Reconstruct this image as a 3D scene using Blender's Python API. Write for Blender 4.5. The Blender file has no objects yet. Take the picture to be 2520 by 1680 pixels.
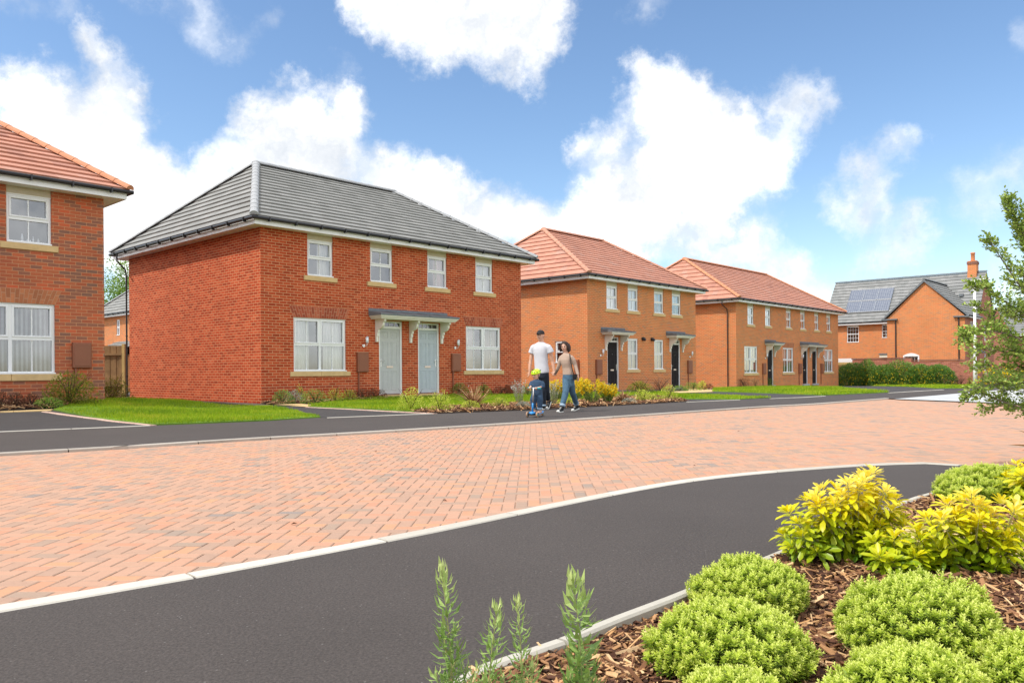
import bpy, bmesh, math, random
import numpy as np
from mathutils import Vector, Matrix

random.seed(7); np.random.seed(7)
PI = math.pi
scene = bpy.context.scene
col = scene.collection

# ---------------------------------------------------------------- camera geometry
FPX = 1935.0; CX = 1260.0; CY = 912.6; ROLL = 0.0071; CAMH = 0.85

def ray(u, v):
    du, dv = u - CX, v - CY
    return (du - ROLL * dv) / FPX, -(dv + ROLL * du) / FPX

def ss(a, b, x):
    t = min(max((x - a) / (b - a), 0.0), 1.0)
    return t * t * (3 - 2 * t)

def terr(x, y):
    """height of the ground: falls gently far off, a small rise by the first house"""
    z = -0.45 * ss(28, 64, y)
    z += 0.17 * ss(-6.5, -9.5, x) * ss(13.5, 16.5, y) * (1 - ss(19.5, 23, y))
    return z

def G(u, v, zo=0.0):
    """point of the ground seen along a viewing direction"""
    a, b = ray(u, v); z = 0.0
    for _ in range(60):
        Y = (z + zo - CAMH) / b
        z = 0.6 * z + 0.4 * terr(a * Y, Y)
    return (a * Y, Y)

def PX(u, v, Y):
    a, b = ray(u, v)
    return Vector((a * Y, Y, CAMH + b * Y))

# ---------------------------------------------------------------- tagging
def tag(o, label=None, cat=None, group=None, kind=None):
    if label: o['label'] = label
    if cat: o['category'] = cat
    if group: o['group'] = group
    if kind: o['kind'] = kind
    return o

def empty(name, loc, rz=0.0, label=None, cat=None, group=None):
    o = bpy.data.objects.new(name, None)
    col.objects.link(o)
    o.location = loc; o.rotation_euler = (0, 0, rz); o.empty_display_size = 0.2
    return tag(o, label, cat, group)

# ---------------------------------------------------------------- mesh builder
def autouv(p):
    a, b, c = Vector(p[0]), Vector(p[1]), Vector(p[2])
    n = (b - a).cross(c - a)
    ax, ay, az = abs(n.x), abs(n.y), abs(n.z)
    if az >= ax and az >= ay: return [(q[0], q[1]) for q in p]
    if ax >= ay: return [(q[1], q[2]) for q in p]
    return [(q[0], q[2]) for q in p]

class MB:
    def __init__(s):
        s.v = []; s.f = []; s.uv = []; s.m = []; s.t = []; s.sm = []
    def face(s, pts, m=0, uv=None, t=0.0, smooth=False):
        i = len(s.v)
        s.v.extend([tuple(p) for p in pts])
        s.f.append(tuple(range(i, i + len(pts))))
        s.uv.append(uv or autouv(pts)); s.m.append(m); s.t.append(t); s.sm.append(smooth)
    def box(s, x0, x1, y0, y1, z0, z1, m=0, t=0.0, M=None, skip=''):
        P = [(x0,y0,z0),(x1,y0,z0),(x1,y1,z0),(x0,y1,z0),(x0,y0,z1),(x1,y0,z1),(x1,y1,z1),(x0,y1,z1)]
        F = {'d':(0,3,2,1),'u':(4,5,6,7),'f':(0,1,5,4),'b':(2,3,7,6),'l':(3,0,4,7),'r':(1,2,6,5)}
        for k, q in F.items():
            if k in skip: continue
            pts = [P[i] for i in q]; uv = autouv(pts)
            if M is not None: pts = [tuple(M @ Vector(p)) for p in pts]
            s.face(pts, m, uv, t)
    def bevbox(s, x0, x1, y0, y1, z0, z1, b=0.01, m=0, t=0.0):
        """box with its front (low y) edges chamfered"""
        s.box(x0, x1, y0 + b, y1, z0, z1, m, t, skip='f')
        o = [(x0,y0+b,z0),(x1,y0+b,z0),(x1,y0+b,z1),(x0,y0+b,z1)]
        n = [(x0+b,y0,z0+b),(x1-b,y0,z0+b),(x1-b,y0,z1-b),(x0+b,y0,z1-b)]
        s.face(n, m, None, t)
        for i in range(4):
            j = (i+1) % 4
            s.face([o[i], o[j], n[j], n[i]], m, None, t)
    def tube(s, path, r, n=8, m=0, caps=True, t=0.0, smooth=True, flat=1.0):
        rs = r if isinstance(r, (list, tuple)) else [r] * len(path)
        path = [Vector(p) for p in path]; rings = []
        prev = None
        for i, p in enumerate(path):
            if i == 0: d = path[1] - p
            elif i == len(path) - 1: d = p - path[i-1]
            else: d = (path[i+1] - p).normalized() + (p - path[i-1]).normalized()
            d = d.normalized() if d.length > 1e-9 else Vector((0,0,1))
            if prev is None:
                up = Vector((0,0,1)) if abs(d.z) < .9 else Vector((1,0,0))
            else: up = prev
            a = d.cross(up)
            if a.length < 1e-6: a = d.cross(Vector((0,1,0)))
            a.normalize(); b = a.cross(d).normalized(); prev = b
            rings.append([p + (a*math.cos(2*PI*k/n) + b*math.sin(2*PI*k/n)*flat) * rs[i] for k in range(n)])
        for i in range(len(rings)-1):
            for k in range(n):
                k2 = (k+1) % n
                s.face([rings[i][k], rings[i][k2], rings[i+1][k2], rings[i+1][k]], m, None, t, smooth)
        if caps:
            s.face(rings[0][::-1], m, None, t); s.face(rings[-1], m, None, t)
    def ring_loft(s, rings, m=0, caps=True, t=0.0, smooth=True):
        n = len(rings[0])
        for i in range(len(rings)-1):
            for k in range(n):
                k2 = (k+1) % n
                s.face([rings[i][k], rings[i][k2], rings[i+1][k2], rings[i+1][k]], m, None, t, smooth)
        if caps:
            s.face(rings[0][::-1], m, None, t); s.face(rings[-1], m, None, t)
    def lathe(s, prof, n=14, cx=0, cy=0, m=0, t=0.0):
        rings = [[(cx + r*math.cos(2*PI*k/n), cy + r*math.sin(2*PI*k/n), z) for k in range(n)] for r, z in prof]
        s.ring_loft(rings, m, True, t)
    def build(s, name, mats, parent=None, merge=True, label=None):
        me = bpy.data.meshes.new(name)
        me.from_pydata(s.v, [], s.f)
        if not isinstance(mats, (list, tuple)): mats = [mats]
        for q in mats: me.materials.append(q)
        uvl = me.uv_layers.new(name='UVMap')
        flat = []
        for u in s.uv:
            for q in u: flat.extend((q[0], q[1]))
        uvl.data.foreach_set('uv', flat)
        me.polygons.foreach_set('material_index', s.m)
        me.polygons.foreach_set('use_smooth', s.sm)
        at = me.attributes.new('tint', 'FLOAT', 'FACE')
        at.data.foreach_set('value', s.t)
        if merge:
            bm = bmesh.new(); bm.from_mesh(me)
            bmesh.ops.remove_doubles(bm, verts=bm.verts, dist=1e-5)
            bm.to_mesh(me); bm.free()
        me.update()
        o = bpy.data.objects.new(name, me)
        col.objects.link(o)
        if parent is not None: o.parent = parent
        if label: o['label'] = label
        return o

def npmesh(name, V, F, tint=None, mats=None, parent=None, smooth=False, midx=None):
    """fast mesh from numpy arrays; F is (m,k)"""
    me = bpy.data.meshes.new(name)
    V = np.asarray(V, dtype=np.float32); F = np.asarray(F, dtype=np.int32)
    m, k = F.shape
    me.vertices.add(len(V)); me.vertices.foreach_set('co', V.ravel())
    me.loops.add(m*k); me.loops.foreach_set('vertex_index', F.ravel())
    me.polygons.add(m)
    me.polygons.foreach_set('loop_start', np.arange(0, m*k, k, dtype=np.int32))
    me.polygons.foreach_set('use_smooth', np.full(m, smooth, dtype=bool))
    if not isinstance(mats, (list, tuple)): mats = [mats]
    for q in mats: me.materials.append(q)
    if midx is not None: me.polygons.foreach_set('material_index', np.asarray(midx, dtype=np.int32))
    me.update(calc_edges=True)
    if tint is not None:
        at = me.attributes.new('tint', 'FLOAT', 'FACE')
        at.data.foreach_set('value', np.asarray(tint, dtype=np.float32))
    me.validate()
    o = bpy.data.objects.new(name, me); col.objects.link(o)
    if parent is not None: o.parent = parent
    return o

# ---------------------------------------------------------------- materials
class NT:
    def __init__(s, name):
        s.mat = bpy.data.materials.new(name); s.mat.use_nodes = True
        s.nt = s.mat.node_tree; s.nt.nodes.clear()
        s.out = s.nt.nodes.new('ShaderNodeOutputMaterial')
    def n(s, t, **kw):
        x = s.nt.nodes.new('ShaderNode' + t)
        for k, v in kw.items():
            if k.startswith('i_'):
                key = k[2:]
                key = int(key) if key.isdigit() else key.replace('_', ' ')
                x.inputs[key].default_value = v
            else: setattr(x, k, v)
        return x
    def l(s, a, b): s.nt.links.new(a, b)
    def ramp(s, stops, interp='LINEAR'):
        r = s.n('ValToRGB'); cr = r.color_ramp; cr.interpolation = interp
        while len(cr.elements) < len(stops): cr.elements.new(0.5)
        for e, (p, c) in zip(cr.elements, stops):
            e.position = p; e.color = (c[0], c[1], c[2], 1)
        return r
    def principled(s, rough=0.6, **kw):
        p = s.n('BsdfPrincipled'); p.inputs['Roughness'].default_value = rough
        for k, v in kw.items(): p.inputs[k.replace('_', ' ')].default_value = v
        s.l(p.outputs[0], s.out.inputs[0]); return p
    def bump(s, h, p, strength=0.4, dist=0.01):
        b = s.n('Bump'); b.inputs['Strength'].default_value = strength; b.inputs['Distance'].default_value = dist
        s.l(h, b.inputs['Height']); s.l(b.outputs[0], p.inputs['Normal']); return b
    def mixc(s, a, b, fac, mode='MIX'):
        m = s.n('Mix', data_type='RGBA', blend_type=mode)
        for sock, val in ((m.inputs[0], fac), (m.inputs[6], a), (m.inputs[7], b)):
            if hasattr(val, 'is_linked') or hasattr(val, 'links'): s.l(val, sock)
            elif isinstance(val, (int, float)): sock.default_value = val
            else: sock.default_value = (val[0], val[1], val[2], 1)
        return m.outputs[2]
    def math(s, op, a, b=None, c=None, clamp=False):
        m = s.n('Math', operation=op); m.use_clamp = clamp
        for i, val in enumerate((a, b, c)):
            if val is None: continue
            if isinstance(val, (int, float)): m.inputs[i].default_value = val
            else: s.l(val, m.inputs[i])
        return m.outputs[0]

def noise(t, scale, detail=4, rough=0.55, vec=None, coord='Object'):
    nz = t.n('TexNoise'); nz.inputs['Scale'].default_value = scale
    nz.inputs['Detail'].default_value = detail; nz.inputs['Roughness'].default_value = rough
    if vec is None:
        tc = t.n('TexCoord'); vec = tc.outputs[coord]
    t.l(vec, nz.inputs['Vector']); return nz

def plain(name, c, rough=0.5, var=0.06, scale=6, spec=0.5, metal=0.0, bump=0.0, bscale=60, coat=0.0):
    """solid colour with slight unevenness and fine surface relief"""
    t = NT(name); p = t.principled(rough, Metallic=metal)
    p.inputs['Specular IOR Level'].default_value = spec
    p.inputs['Coat Weight'].default_value = coat
    nz = noise(t, scale, 5)
    lo = [max(x*(1-var), 0) for x in c]; hi = [min(x*(1+var), 1) for x in c]
    r = t.ramp([(0.3, lo), (0.7, hi)]); t.l(nz.outputs[0], r.inputs[0]); t.l(r.outputs[0], p.inputs['Base Color'])
    if bump > 0:
        n2 = noise(t, bscale, 6, .65); t.bump(n2.outputs[0], p, bump, 0.004)
    return t.mat

def brick(name, stops, mortar, W=0.232, Hh=0.0775, ms=0.0085, rough=0.88, weather=0.12):
    t = NT(name); p = t.principled(rough); p.inputs['Specular IOR Level'].default_value = 0.25
    tc = t.n('TexCoord')
    # slight waviness of the joints
    nw = noise(t, 9, 2, .5, tc.outputs['UV'])
    wv = t.n('VectorMath', operation='MULTIPLY_ADD')
    t.l(nw.outputs['Color'], wv.inputs[0]); wv.inputs[1].default_value = (0.004, 0.004, 0); t.l(tc.outputs['UV'], wv.inputs[2])
    b = t.n('TexBrick'); b.offset = 0.5; b.squash = 1
    t.l(wv.outputs[0], b.inputs['Vector'])
    b.inputs['Color1'].default_value = (0,0,0,1); b.inputs['Color2'].default_value = (1,1,1,1); b.inputs['Mortar'].default_value = (.5,.5,.5,1)
    b.inputs['Scale'].default_value = 1; b.inputs['Mortar Size'].default_value = ms; b.inputs['Mortar Smooth'].default_value = 0.15
    b.inputs['Brick Width'].default_value = W; b.inputs['Row Height'].default_value = Hh
    r = t.ramp(stops); t.l(b.outputs['Color'], r.inputs[0])
    n1 = noise(t, 0.9, 5, .6, tc.outputs['UV'])
    n2 = noise(t, 55, 5, .7, tc.outputs['UV'])
    v = t.math('MULTIPLY_ADD', n1.outputs[0], weather*3, 1-weather*1.5)
    v2 = t.math('MULTIPLY_ADD', n2.outputs[0], 0.5, 0.75)
    vv = t.math('MULTIPLY', v, v2)
    c1 = t.mixc(r.outputs[0], (mortar[0], mortar[1], mortar[2]), b.outputs['Fac'])
    cc = t.n('VectorMath', operation='SCALE'); t.l(c1, cc.inputs[0]); t.l(vv, cc.inputs['Scale'])
    # pale salt bloom in patches
    n5 = noise(t, 2.6, 7, .72, tc.outputs['UV']); sb = t.n('MapRange'); t.l(n5.outputs[0], sb.inputs[0]); sb.inputs[1].default_value = .60; sb.inputs[2].default_value = .78; sb.inputs[4].default_value = .2
    c9 = t.mixc(cc.outputs[0], (.62,.40,.28), sb.outputs[0])
    t.l(c9, p.inputs['Base Color'])
    h = t.math('MULTIPLY_ADD', n2.outputs[0], 0.35, t.math('SUBTRACT', 1.0, b.outputs['Fac']))
    t.bump(h, p, 0.55, 0.006)
    return t.mat

def tile(name, stops, gauge, W=0.34, joint=(0.05,0.03,0.025), rough=0.75):
    t = NT(name); p = t.principled(rough); p.inputs['Specular IOR Level'].default_value = 0.3
    tc = t.n('TexCoord')
    b = t.n('TexBrick'); b.offset = 0.5
    t.l(tc.outputs['UV'], b.inputs['Vector'])
    b.inputs['Color1'].default_value = (0,0,0,1); b.inputs['Color2'].default_value = (1,1,1,1); b.inputs['Mortar'].default_value = (.5,.5,.5,1)
    b.inputs['Scale'].default_value = 1; b.inputs['Mortar Size'].default_value = 0.0032; b.inputs['Mortar Smooth'].default_value = 0.2
    b.inputs['Brick Width'].default_value = W; b.inputs['Row Height'].default_value = gauge
    r = t.ramp(stops); t.l(b.outputs['Color'], r.inputs[0])
    n2 = noise(t, 14, 6, .65, tc.outputs['UV']); n3 = noise(t, 0.8, 4, .6, tc.outputs['UV'])
    vv = t.math('MULTIPLY', t.math('MULTIPLY_ADD', n2.outputs[0], .24, .88), t.math('MULTIPLY_ADD', n3.outputs[0], .24, .88))
    f = t.math('MULTIPLY', b.outputs['Fac'], 0.45)
    c1 = t.mixc(r.outputs[0], joint, f)
    cc = t.n('VectorMath', operation='SCALE'); t.l(c1, cc.inputs[0]); t.l(vv, cc.inputs['Scale'])
    t.l(cc.outputs[0], p.inputs['Base Color'])
    t.bump(t.math('MULTIPLY_ADD', n2.outputs[0], .3, t.math('SUBTRACT', 1.0, b.outputs['Fac'])), p, .3, .004)
    return t.mat

def leafmat(name, stops, rough=0.45, trans=0.3, spec=0.4):
    t = NT(name)
    a = t.n('Attribute', attribute_name='tint')
    r = t.ramp(stops); t.l(a.outputs['Fac'], r.inputs[0])
    p = t.n('BsdfPrincipled'); p.inputs['Roughness'].default_value = rough
    p.inputs['Specular IOR Level'].default_value = spec
    t.l(r.outputs[0], p.inputs['Base Color'])
    tr = t.n('BsdfTranslucent'); t.l(r.outputs[0], tr.inputs['Color'])
    mx = t.n('MixShader'); mx.inputs[0].default_value = trans
    t.l(p.outputs[0], mx.inputs[1]); t.l(tr.outputs[0], mx.inputs[2]); t.l(mx.outputs[0], t.out.inputs[0])
    return t.mat

def tintmat(name, stops, rough=0.8, bump=0.3, bscale=40, spec=0.3, interp='LINEAR', var=.3, nscale=30):
    """colour picked per face by the tint attribute, plus fine grain"""
    t = NT(name); p = t.principled(rough); p.inputs['Specular IOR Level'].default_value = spec
    a = t.n('Attribute', attribute_name='tint')
    r = t.ramp(stops, interp); t.l(a.outputs['Fac'], r.inputs[0])
    nz = noise(t, nscale, 6, .65)
    cc = t.n('VectorMath', operation='SCALE'); t.l(r.outputs[0], cc.inputs[0])
    t.l(t.math('MULTIPLY_ADD', nz.outputs[0], var*2, 1-var), cc.inputs['Scale'])
    t.l(cc.outputs[0], p.inputs['Base Color'])
    if bump: t.bump(nz.outputs[0], p, bump, .003)
    return t.mat

def asphalt(name, c, speck=0.28):
    t = NT(name); p = t.principled(0.85); p.inputs['Specular IOR Level'].default_value = 0.35
    tc = t.n('TexCoord'); V = tc.outputs['Object']
    n1 = noise(t, 0.45, 5, .6, V); n2 = noise(t, 85, 4, .85, V); n3 = noise(t, 28, 4, .6, V)
    vo = t.n('TexVoronoi'); vo.inputs['Scale'].default_value = 95; t.l(V, vo.inputs['Vector'])
    n6 = noise(t, 1.7, 6, .7, V)
    a = t.math('MULTIPLY', t.math('MULTIPLY_ADD', n1.outputs[0], .5, .75), t.math('MULTIPLY_ADD', n6.outputs[0], .3, .85))
    b = t.math('MULTIPLY_ADD', n2.outputs[0], 2.6, -.3)
    d = t.math('MULTIPLY_ADD', n3.outputs[0], .3, .85)
    s_ = t.math('MULTIPLY', t.math('MULTIPLY', a, b), d)
    # single pale stones
    sep = t.n('SeparateColor'); t.l(vo.outputs['Color'], sep.inputs[0])
    st = t.math('MULTIPLY', t.math('GREATER_THAN', sep.outputs[0], 0.988), t.math('LESS_THAN', vo.outputs['Distance'], .32))
    cc = t.n('VectorMath', operation='SCALE'); cc.inputs[0].default_value = c; t.l(s_, cc.inputs['Scale'])
    o = t.mixc(cc.outputs[0], (0.38,0.36,0.33), t.math('MULTIPLY', st, speck))
    t.l(o, p.inputs['Base Color'])
    t.bump(t.math('ADD', n2.outputs[0], vo.outputs['Distance']), p, .5, .004)
    return t.mat

def glassmat(name, tint=(0.92,0.96,0.97), gain=1.9, add=0.06):
    t = NT(name)
    fr = t.n('Fresnel'); fr.inputs['IOR'].default_value = 1.52
    f = t.math('MULTIPLY_ADD', fr.outputs[0], gain, add, clamp=True)
    tr = t.n('BsdfTransparent'); tr.inputs[0].default_value = (*tint, 1)
    gl = t.n('BsdfGlossy'); gl.inputs['Roughness'].default_value = 0.015; gl.inputs['Color'].default_value = (.95,.97,1,1)
    nz = noise(t, 1.3, 2); t.bump(nz.outputs[0], gl, .05, .03)
    mx = t.n('MixShader'); t.l(f, mx.inputs[0]); t.l(tr.outputs[0], mx.inputs[1]); t.l(gl.outputs[0], mx.inputs[2])
    t.l(mx.outputs[0], t.out.inputs[0])
    return t.mat

M = {}
M['brick_red'] = brick('brick_red', [(0,(.33,.043,.013)),(.35,(.43,.059,.018)),(.75,(.50,.077,.024)),(1,(.56,.112,.042))], (.62,.33,.17), ms=.0075)
M['brick_mixed'] = brick('brick_mixed', [(0,(.24,.115,.08)),(.25,(.32,.12,.072)),(.36,(.42,.105,.05)),(.75,(.46,.13,.058)),(1,(.58,.12,.05))], (.56,.27,.14), ms=.006)
M['brick_orange'] = brick('brick_orange', [(0,(.44,.19,.10)),(.22,(.55,.19,.07)),(.6,(.62,.215,.075)),(1,(.66,.18,.06))], (.68,.38,.19))
M['brick_garden'] = brick('brick_garden', [(0,(.28,.09,.055)),(.6,(.40,.13,.08)),(1,(.46,.17,.11))], (.45,.26,.18))
M['brick_dark'] = brick('brick_dark', [(0,(.17,.07,.05)),(1,(.27,.10,.07))], (.3,.22,.17))
M['mortar'] = plain('mortar', (.52,.27,.16), .95, bump=.3)
M['soldier'] = tintmat('soldier_brick', [(0,(.30,.062,.032)),(.5,(.42,.092,.045)),(1,(.50,.14,.07))], .88)
M['soldier_o'] = tintmat('soldier_brick_orange', [(0,(.36,.13,.06)),(.5,(.46,.16,.07)),(1,(.54,.2,.09))], .88)
GA = 0.335
M['tile_grey'] = tile('tile_grey', [(0,(.215,.213,.20)),(.5,(.25,.248,.234)),(1,(.285,.28,.265))], GA, joint=(.16,.16,.155))
M['tile_red'] = tile('tile_red', [(0,(.40,.185,.135)),(.2,(.48,.225,.155)),(.8,(.53,.25,.175)),(1,(.47,.26,.20))], GA, joint=(.33,.13,.085))
M['tile_slate'] = tile('tile_slate', [(0,(.20,.205,.20)),(1,(.27,.27,.265))], GA, joint=(.1,.1,.1))
M['hip_orange'] = plain('hip_orange', (.56,.235,.12), .75, .1, 5, bump=.2)
M['hip_grey'] = plain('hip_grey', (.36,.365,.37), .75, .1, 5, bump=.2)
M['hip_pink'] = plain('hip_pink', (.52,.25,.165), .75, .1, 5, bump=.2)
M['white'] = plain('white_upvc', (.83,.83,.83), .28, .02, 3, bump=.04)
M['cream'] = plain('cream_paint', (.78,.75,.66), .45, .04, 4, bump=.08)
M['panel'] = plain('beige_panel', (.62,.54,.40), .6, .05, 4, bump=.1)
M['stone'] = plain('buff_stone', (.64,.44,.21), .85, .1, 7, bump=.35, bscale=90)
M['black'] = plain('black_plastic', (.018,.018,.02), .35, .2, 8, bump=.05)
M['lead'] = plain('lead_grey', (.15,.165,.18), .6, .2, 5, bump=.3, bscale=30)
M['door_grey'] = plain('door_grey', (.50,.505,.50), .5, .05, 6, bump=.12, bscale=120)
M['door_blue'] = plain('door_blue_grey', (.45,.50,.545), .5, .05, 6, bump=.12, bscale=120)
M['door_black'] = plain('door_black', (.018,.014,.015), .6, .2, 6, .15, bump=.15, bscale=120)
M['door_green'] = plain('door_edge_green', (.02,.05,.055), .4)
M['chrome'] = plain('chrome', (.75,.74,.72), .22, .03, 6, metal=1.0)
M['brass'] = plain('letterbox_metal', (.72,.58,.50), .35, .05, 6, metal=.6)
M['meter'] = plain('meter_box_brown', (.26,.085,.04), .5, .06, 3, bump=.1)
M['opal'] = plain('opal_glass', (.86,.88,.92), .15, .02, 3)
M['interior'] = plain('interior_wall', (.30,.27,.24), .9, .05)
M['curtain'] = plain('curtain_white', (.80,.79,.74), .8, .04, 8)
M['curtain_pink'] = plain('curtain_pink', (.62,.42,.38), .8, .06, 8)
M['curtain_beige'] = plain('blind_beige', (.58,.47,.38), .8, .05, 8)
M['curtain_grey'] = plain('blind_grey', (.55,.56,.56), .7, .05, 8)
M['glass'] = glassmat('window_glass', gain=2.7, add=.10)
M['glass_dark'] = glassmat('fanlight_glass', (.25,.25,.25), 1.9, .05)
M['wood_fence'] = plain('fence_wood', (.28,.16,.065), .85, .3, 3.5, bump=.4, bscale=20)
M['wood_new'] = plain('fence_wood_new', (.55,.38,.14), .85, .15, 3.5, bump=.3, bscale=20)
M['wood_deep'] = plain('bark', (.13,.085,.055), .9, .3, 12, bump=.5, bscale=50)
M['bark_grey'] = plain('bark_grey', (.20,.16,.12), .9, .3, 30, bump=.4, bscale=80)
M['pot'] = plain('terracotta', (.58,.22,.09), .8, .1, 8, bump=.2)
M['grey_plastic'] = plain('grey_plastic', (.40,.43,.45), .5, .08, 8)
M['solar'] = None
# ================================================================= houses
FD = Vector((.676, .737, 0)).normalized(); SD = Vector((-FD.y, FD.x, 0))
HRZ = math.atan2(FD.y, FD.x)

def wall_panel(mb, t0, t1, z0, z1, holes, mp, flip=False, m=0, rev=0.1, uoff=0.0):
    ts = sorted({t0, t1, *[h[0] for h in holes], *[h[1] for h in holes]})
    zs = sorted({z0, z1, *[h[2] for h in holes], *[h[3] for h in holes]})
    def put(pts, uv):
        if flip: pts = pts[::-1]; uv = uv[::-1]
        mb.face([mp(*p) for p in pts], m, uv)
    for a, b in zip(ts[:-1], ts[1:]):
        for c, d in zip(zs[:-1], zs[1:]):
            mt, mz = (a+b)/2, (c+d)/2
            if any(h[0] < mt < h[1] and h[2] < mz < h[3] for h in holes): continue
            put([(a,0,c),(b,0,c),(b,0,d),(a,0,d)], [(a+uoff,c),(b+uoff,c),(b+uoff,d),(a+uoff,d)])
    for a, b, c, d in holes:
        put([(a,0,c),(a,rev,c),(a,rev,d),(a,0,d)][::-1], [(0,c),(rev,c),(rev,d),(0,d)][::-1])
        put([(b,0,c),(b,rev,c),(b,rev,d),(b,0,d)], [(0,c),(rev,c),(rev,d),(0,d)])
        put([(a,0,d),(b,0,d),(b,rev,d),(a,rev,d)], [(a,0),(b,0),(b,rev),(a,rev)])
        put([(a,0,c),(a,rev,c),(b,rev,c),(b,0,c)], [(a,0),(a,rev),(b,rev),(b,0)])

def curtain_mesh(mb, x0, x1, z0, z1, y, m=0, pitch=0.11, amp=0.022, taper=None):
    n = max(4, int((x1-x0)/pitch*6)); zs = [z0 + (z1-z0)*i/6 for i in range(7)]
    ph = random.random()*6; cols_ = []
    for i in range(n+1):
        t = i/n; c = []
        for z in zs:
            k = 1.0
            if taper: 
                q = (z-z0)/(z1-z0); k = taper(q)
            xx = x0 + (x1-x0)*t*k if (taper is None or taper(0) >= 0) else x1 - (x1-x0)*(1-t)*abs(k)
            c.append((xx, y + amp*math.sin(t*(x1-x0)/pitch*2*PI + ph) + .01*math.sin(t*9+z*3), z))
        cols_.append(c)
    for i in range(n):
        for j in range(6):
            mb.face([cols_[i][j], cols_[i+1][j], cols_[i+1][j+1], cols_[i][j+1]], m, None, 0, True)

def window(house, x, y, z, rz, w, h, cols=1, bars=1, split=0.5, sill=True, style='side', cmat='curtain', head=0.0,
           sillx=0.13, opening='top', label=None, sillh=0.145, grid=None):
    """sash style window set in a wall opening. x,y,z = lower left corner on the wall face"""
    mb = MB(); g = MB(); fw = 0.055; Y0, Y1 = 0.045, 0.115; hh = h - head
    mb.box(0, fw, Y0, Y1, 0, hh); mb.box(w-fw, w, Y0, Y1, 0, hh)
    mb.box(fw, w-fw, Y0, Y1, hh-fw, hh); mb.box(fw, w-fw, Y0, Y1, 0, fw)
    zs = hh*split
    mb.box(fw, w-fw, Y0, Y1, zs-.03, zs+.03)
    cw = w/cols
    for c in range(1, cols):
        mb.box(c*cw-.035, c*cw+.035, Y0+.002, Y1-.002, fw, zs-.03); mb.box(c*cw-.035, c*cw+.035, Y0+.002, Y1-.002, zs+.03, hh-fw)
    for c in range(cols):
        a = c*cw + (fw if c == 0 else .035); b = (c+1)*cw - (fw if c == cols-1 else .035)
        for (q0, q1, top) in ((fw, zs-.03, False), (zs+.03, hh-fw, True)):
            aa, bb, c0, c1 = a, b, q0, q1
            if top and opening == 'top':
                s_ = .042
                mb.bevbox(aa, aa+s_, Y0-.018, Y0+.04, c0, c1, .008); mb.bevbox(bb-s_, bb, Y0-.018, Y0+.04, c0, c1, .008)
                mb.bevbox(aa+s_, bb-s_, Y0-.018, Y0+.04, c0, c0+s_, .008); mb.bevbox(aa+s_, bb-s_, Y0-.018, Y0+.04, c1-s_, c1, .008)
                aa += s_; bb -= s_; c0 += s_; c1 -= s_
            g.face([(aa,.082,c0),(bb,.082,c0),(bb,.082,c1),(aa,.082,c1)])
            nb = bars
            if grid:
                for k in range(1, grid[1]):
                    zz = c0 + (c1-c0)*k/grid[1]; mb.box(aa, bb, .071, .093, zz-.012, zz+.012)
                nb = grid[0]-1
            for k in range(1, nb+1):
                xx = aa + (bb-aa)*k/(nb+1); mb.box(xx-.0115, xx+.0115, .07, .095, c0, c1)
    mb.box(-.0, w+.0, -.03, Y0-.002, -.0, .028)      # projecting plastic sill
    mb.box(.0, w-.0, Y0-.02, Y0-.002, hh-.02, hh+.004)
    fr = mb.build('window', M['white'], house); fr.location = (x, y, z); fr.rotation_euler = (0, 0, rz)
    if label: fr['label'] = label
    g.build('pane', M['glass'], fr)
    if head > 0:
        hp = MB(); hp.box(.0, w, .03, .06, hh+.006, h-.003); hp.box(0, w, .018, .0298, hh+.03, hh+.05); hp.build('head_panel', M['panel'], fr)
    if sill:
        sb = MB()
        if w > 1.5:
            mid = w*.5
            sb.bevbox(-sillx, mid-.003, -.045, .03, -sillh, -.004, .008); sb.bevbox(mid+.003, w+sillx, -.045, .03, -sillh, -.004, .008)
        else: sb.bevbox(-sillx, w+sillx, -.045, .03, -sillh, -.004, .008)
        sb.build('sill', M['stone'], fr)
    c = MB(); yy = .22
    if style == 'side':
        c2 = MB(); curtain_mesh(c2, .0, w*.36, .03, hh, yy); c2.build('curtain', M[cmat], fr, merge=False); curtain_mesh(c, w*.62, w, .03, hh, yy)
    elif style == 'right': curtain_mesh(c, w*.52, w, .03, hh, yy)
    elif style == 'left': curtain_mesh(c, 0, w*.5, .03, hh, yy)
    elif style == 'full': curtain_mesh(c, 0, w, .03, hh, yy, pitch=.14)
    elif style == 'blind': c.box(0, w, yy, yy+.01, .0, hh)
    elif style == 'half': c.box(0, w, yy, yy+.01, hh*.45, hh); c.box(0, w, yy+.6, yy+.61, 0, hh*.45)
    elif style == 'vertical':
        n = int(w/.09)
        for k in range(n):
            xx = w*(k+.5)/n
            c.box(-.04, .04, -.001, .001, .03, hh-.02, 0, 0, Matrix.Translation((xx, yy, 0)) @ Matrix.Rotation(.75, 4, 'Z'))
    if c.v: c.build('curtain', M[cmat], fr, merge=False)
    return fr

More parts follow.
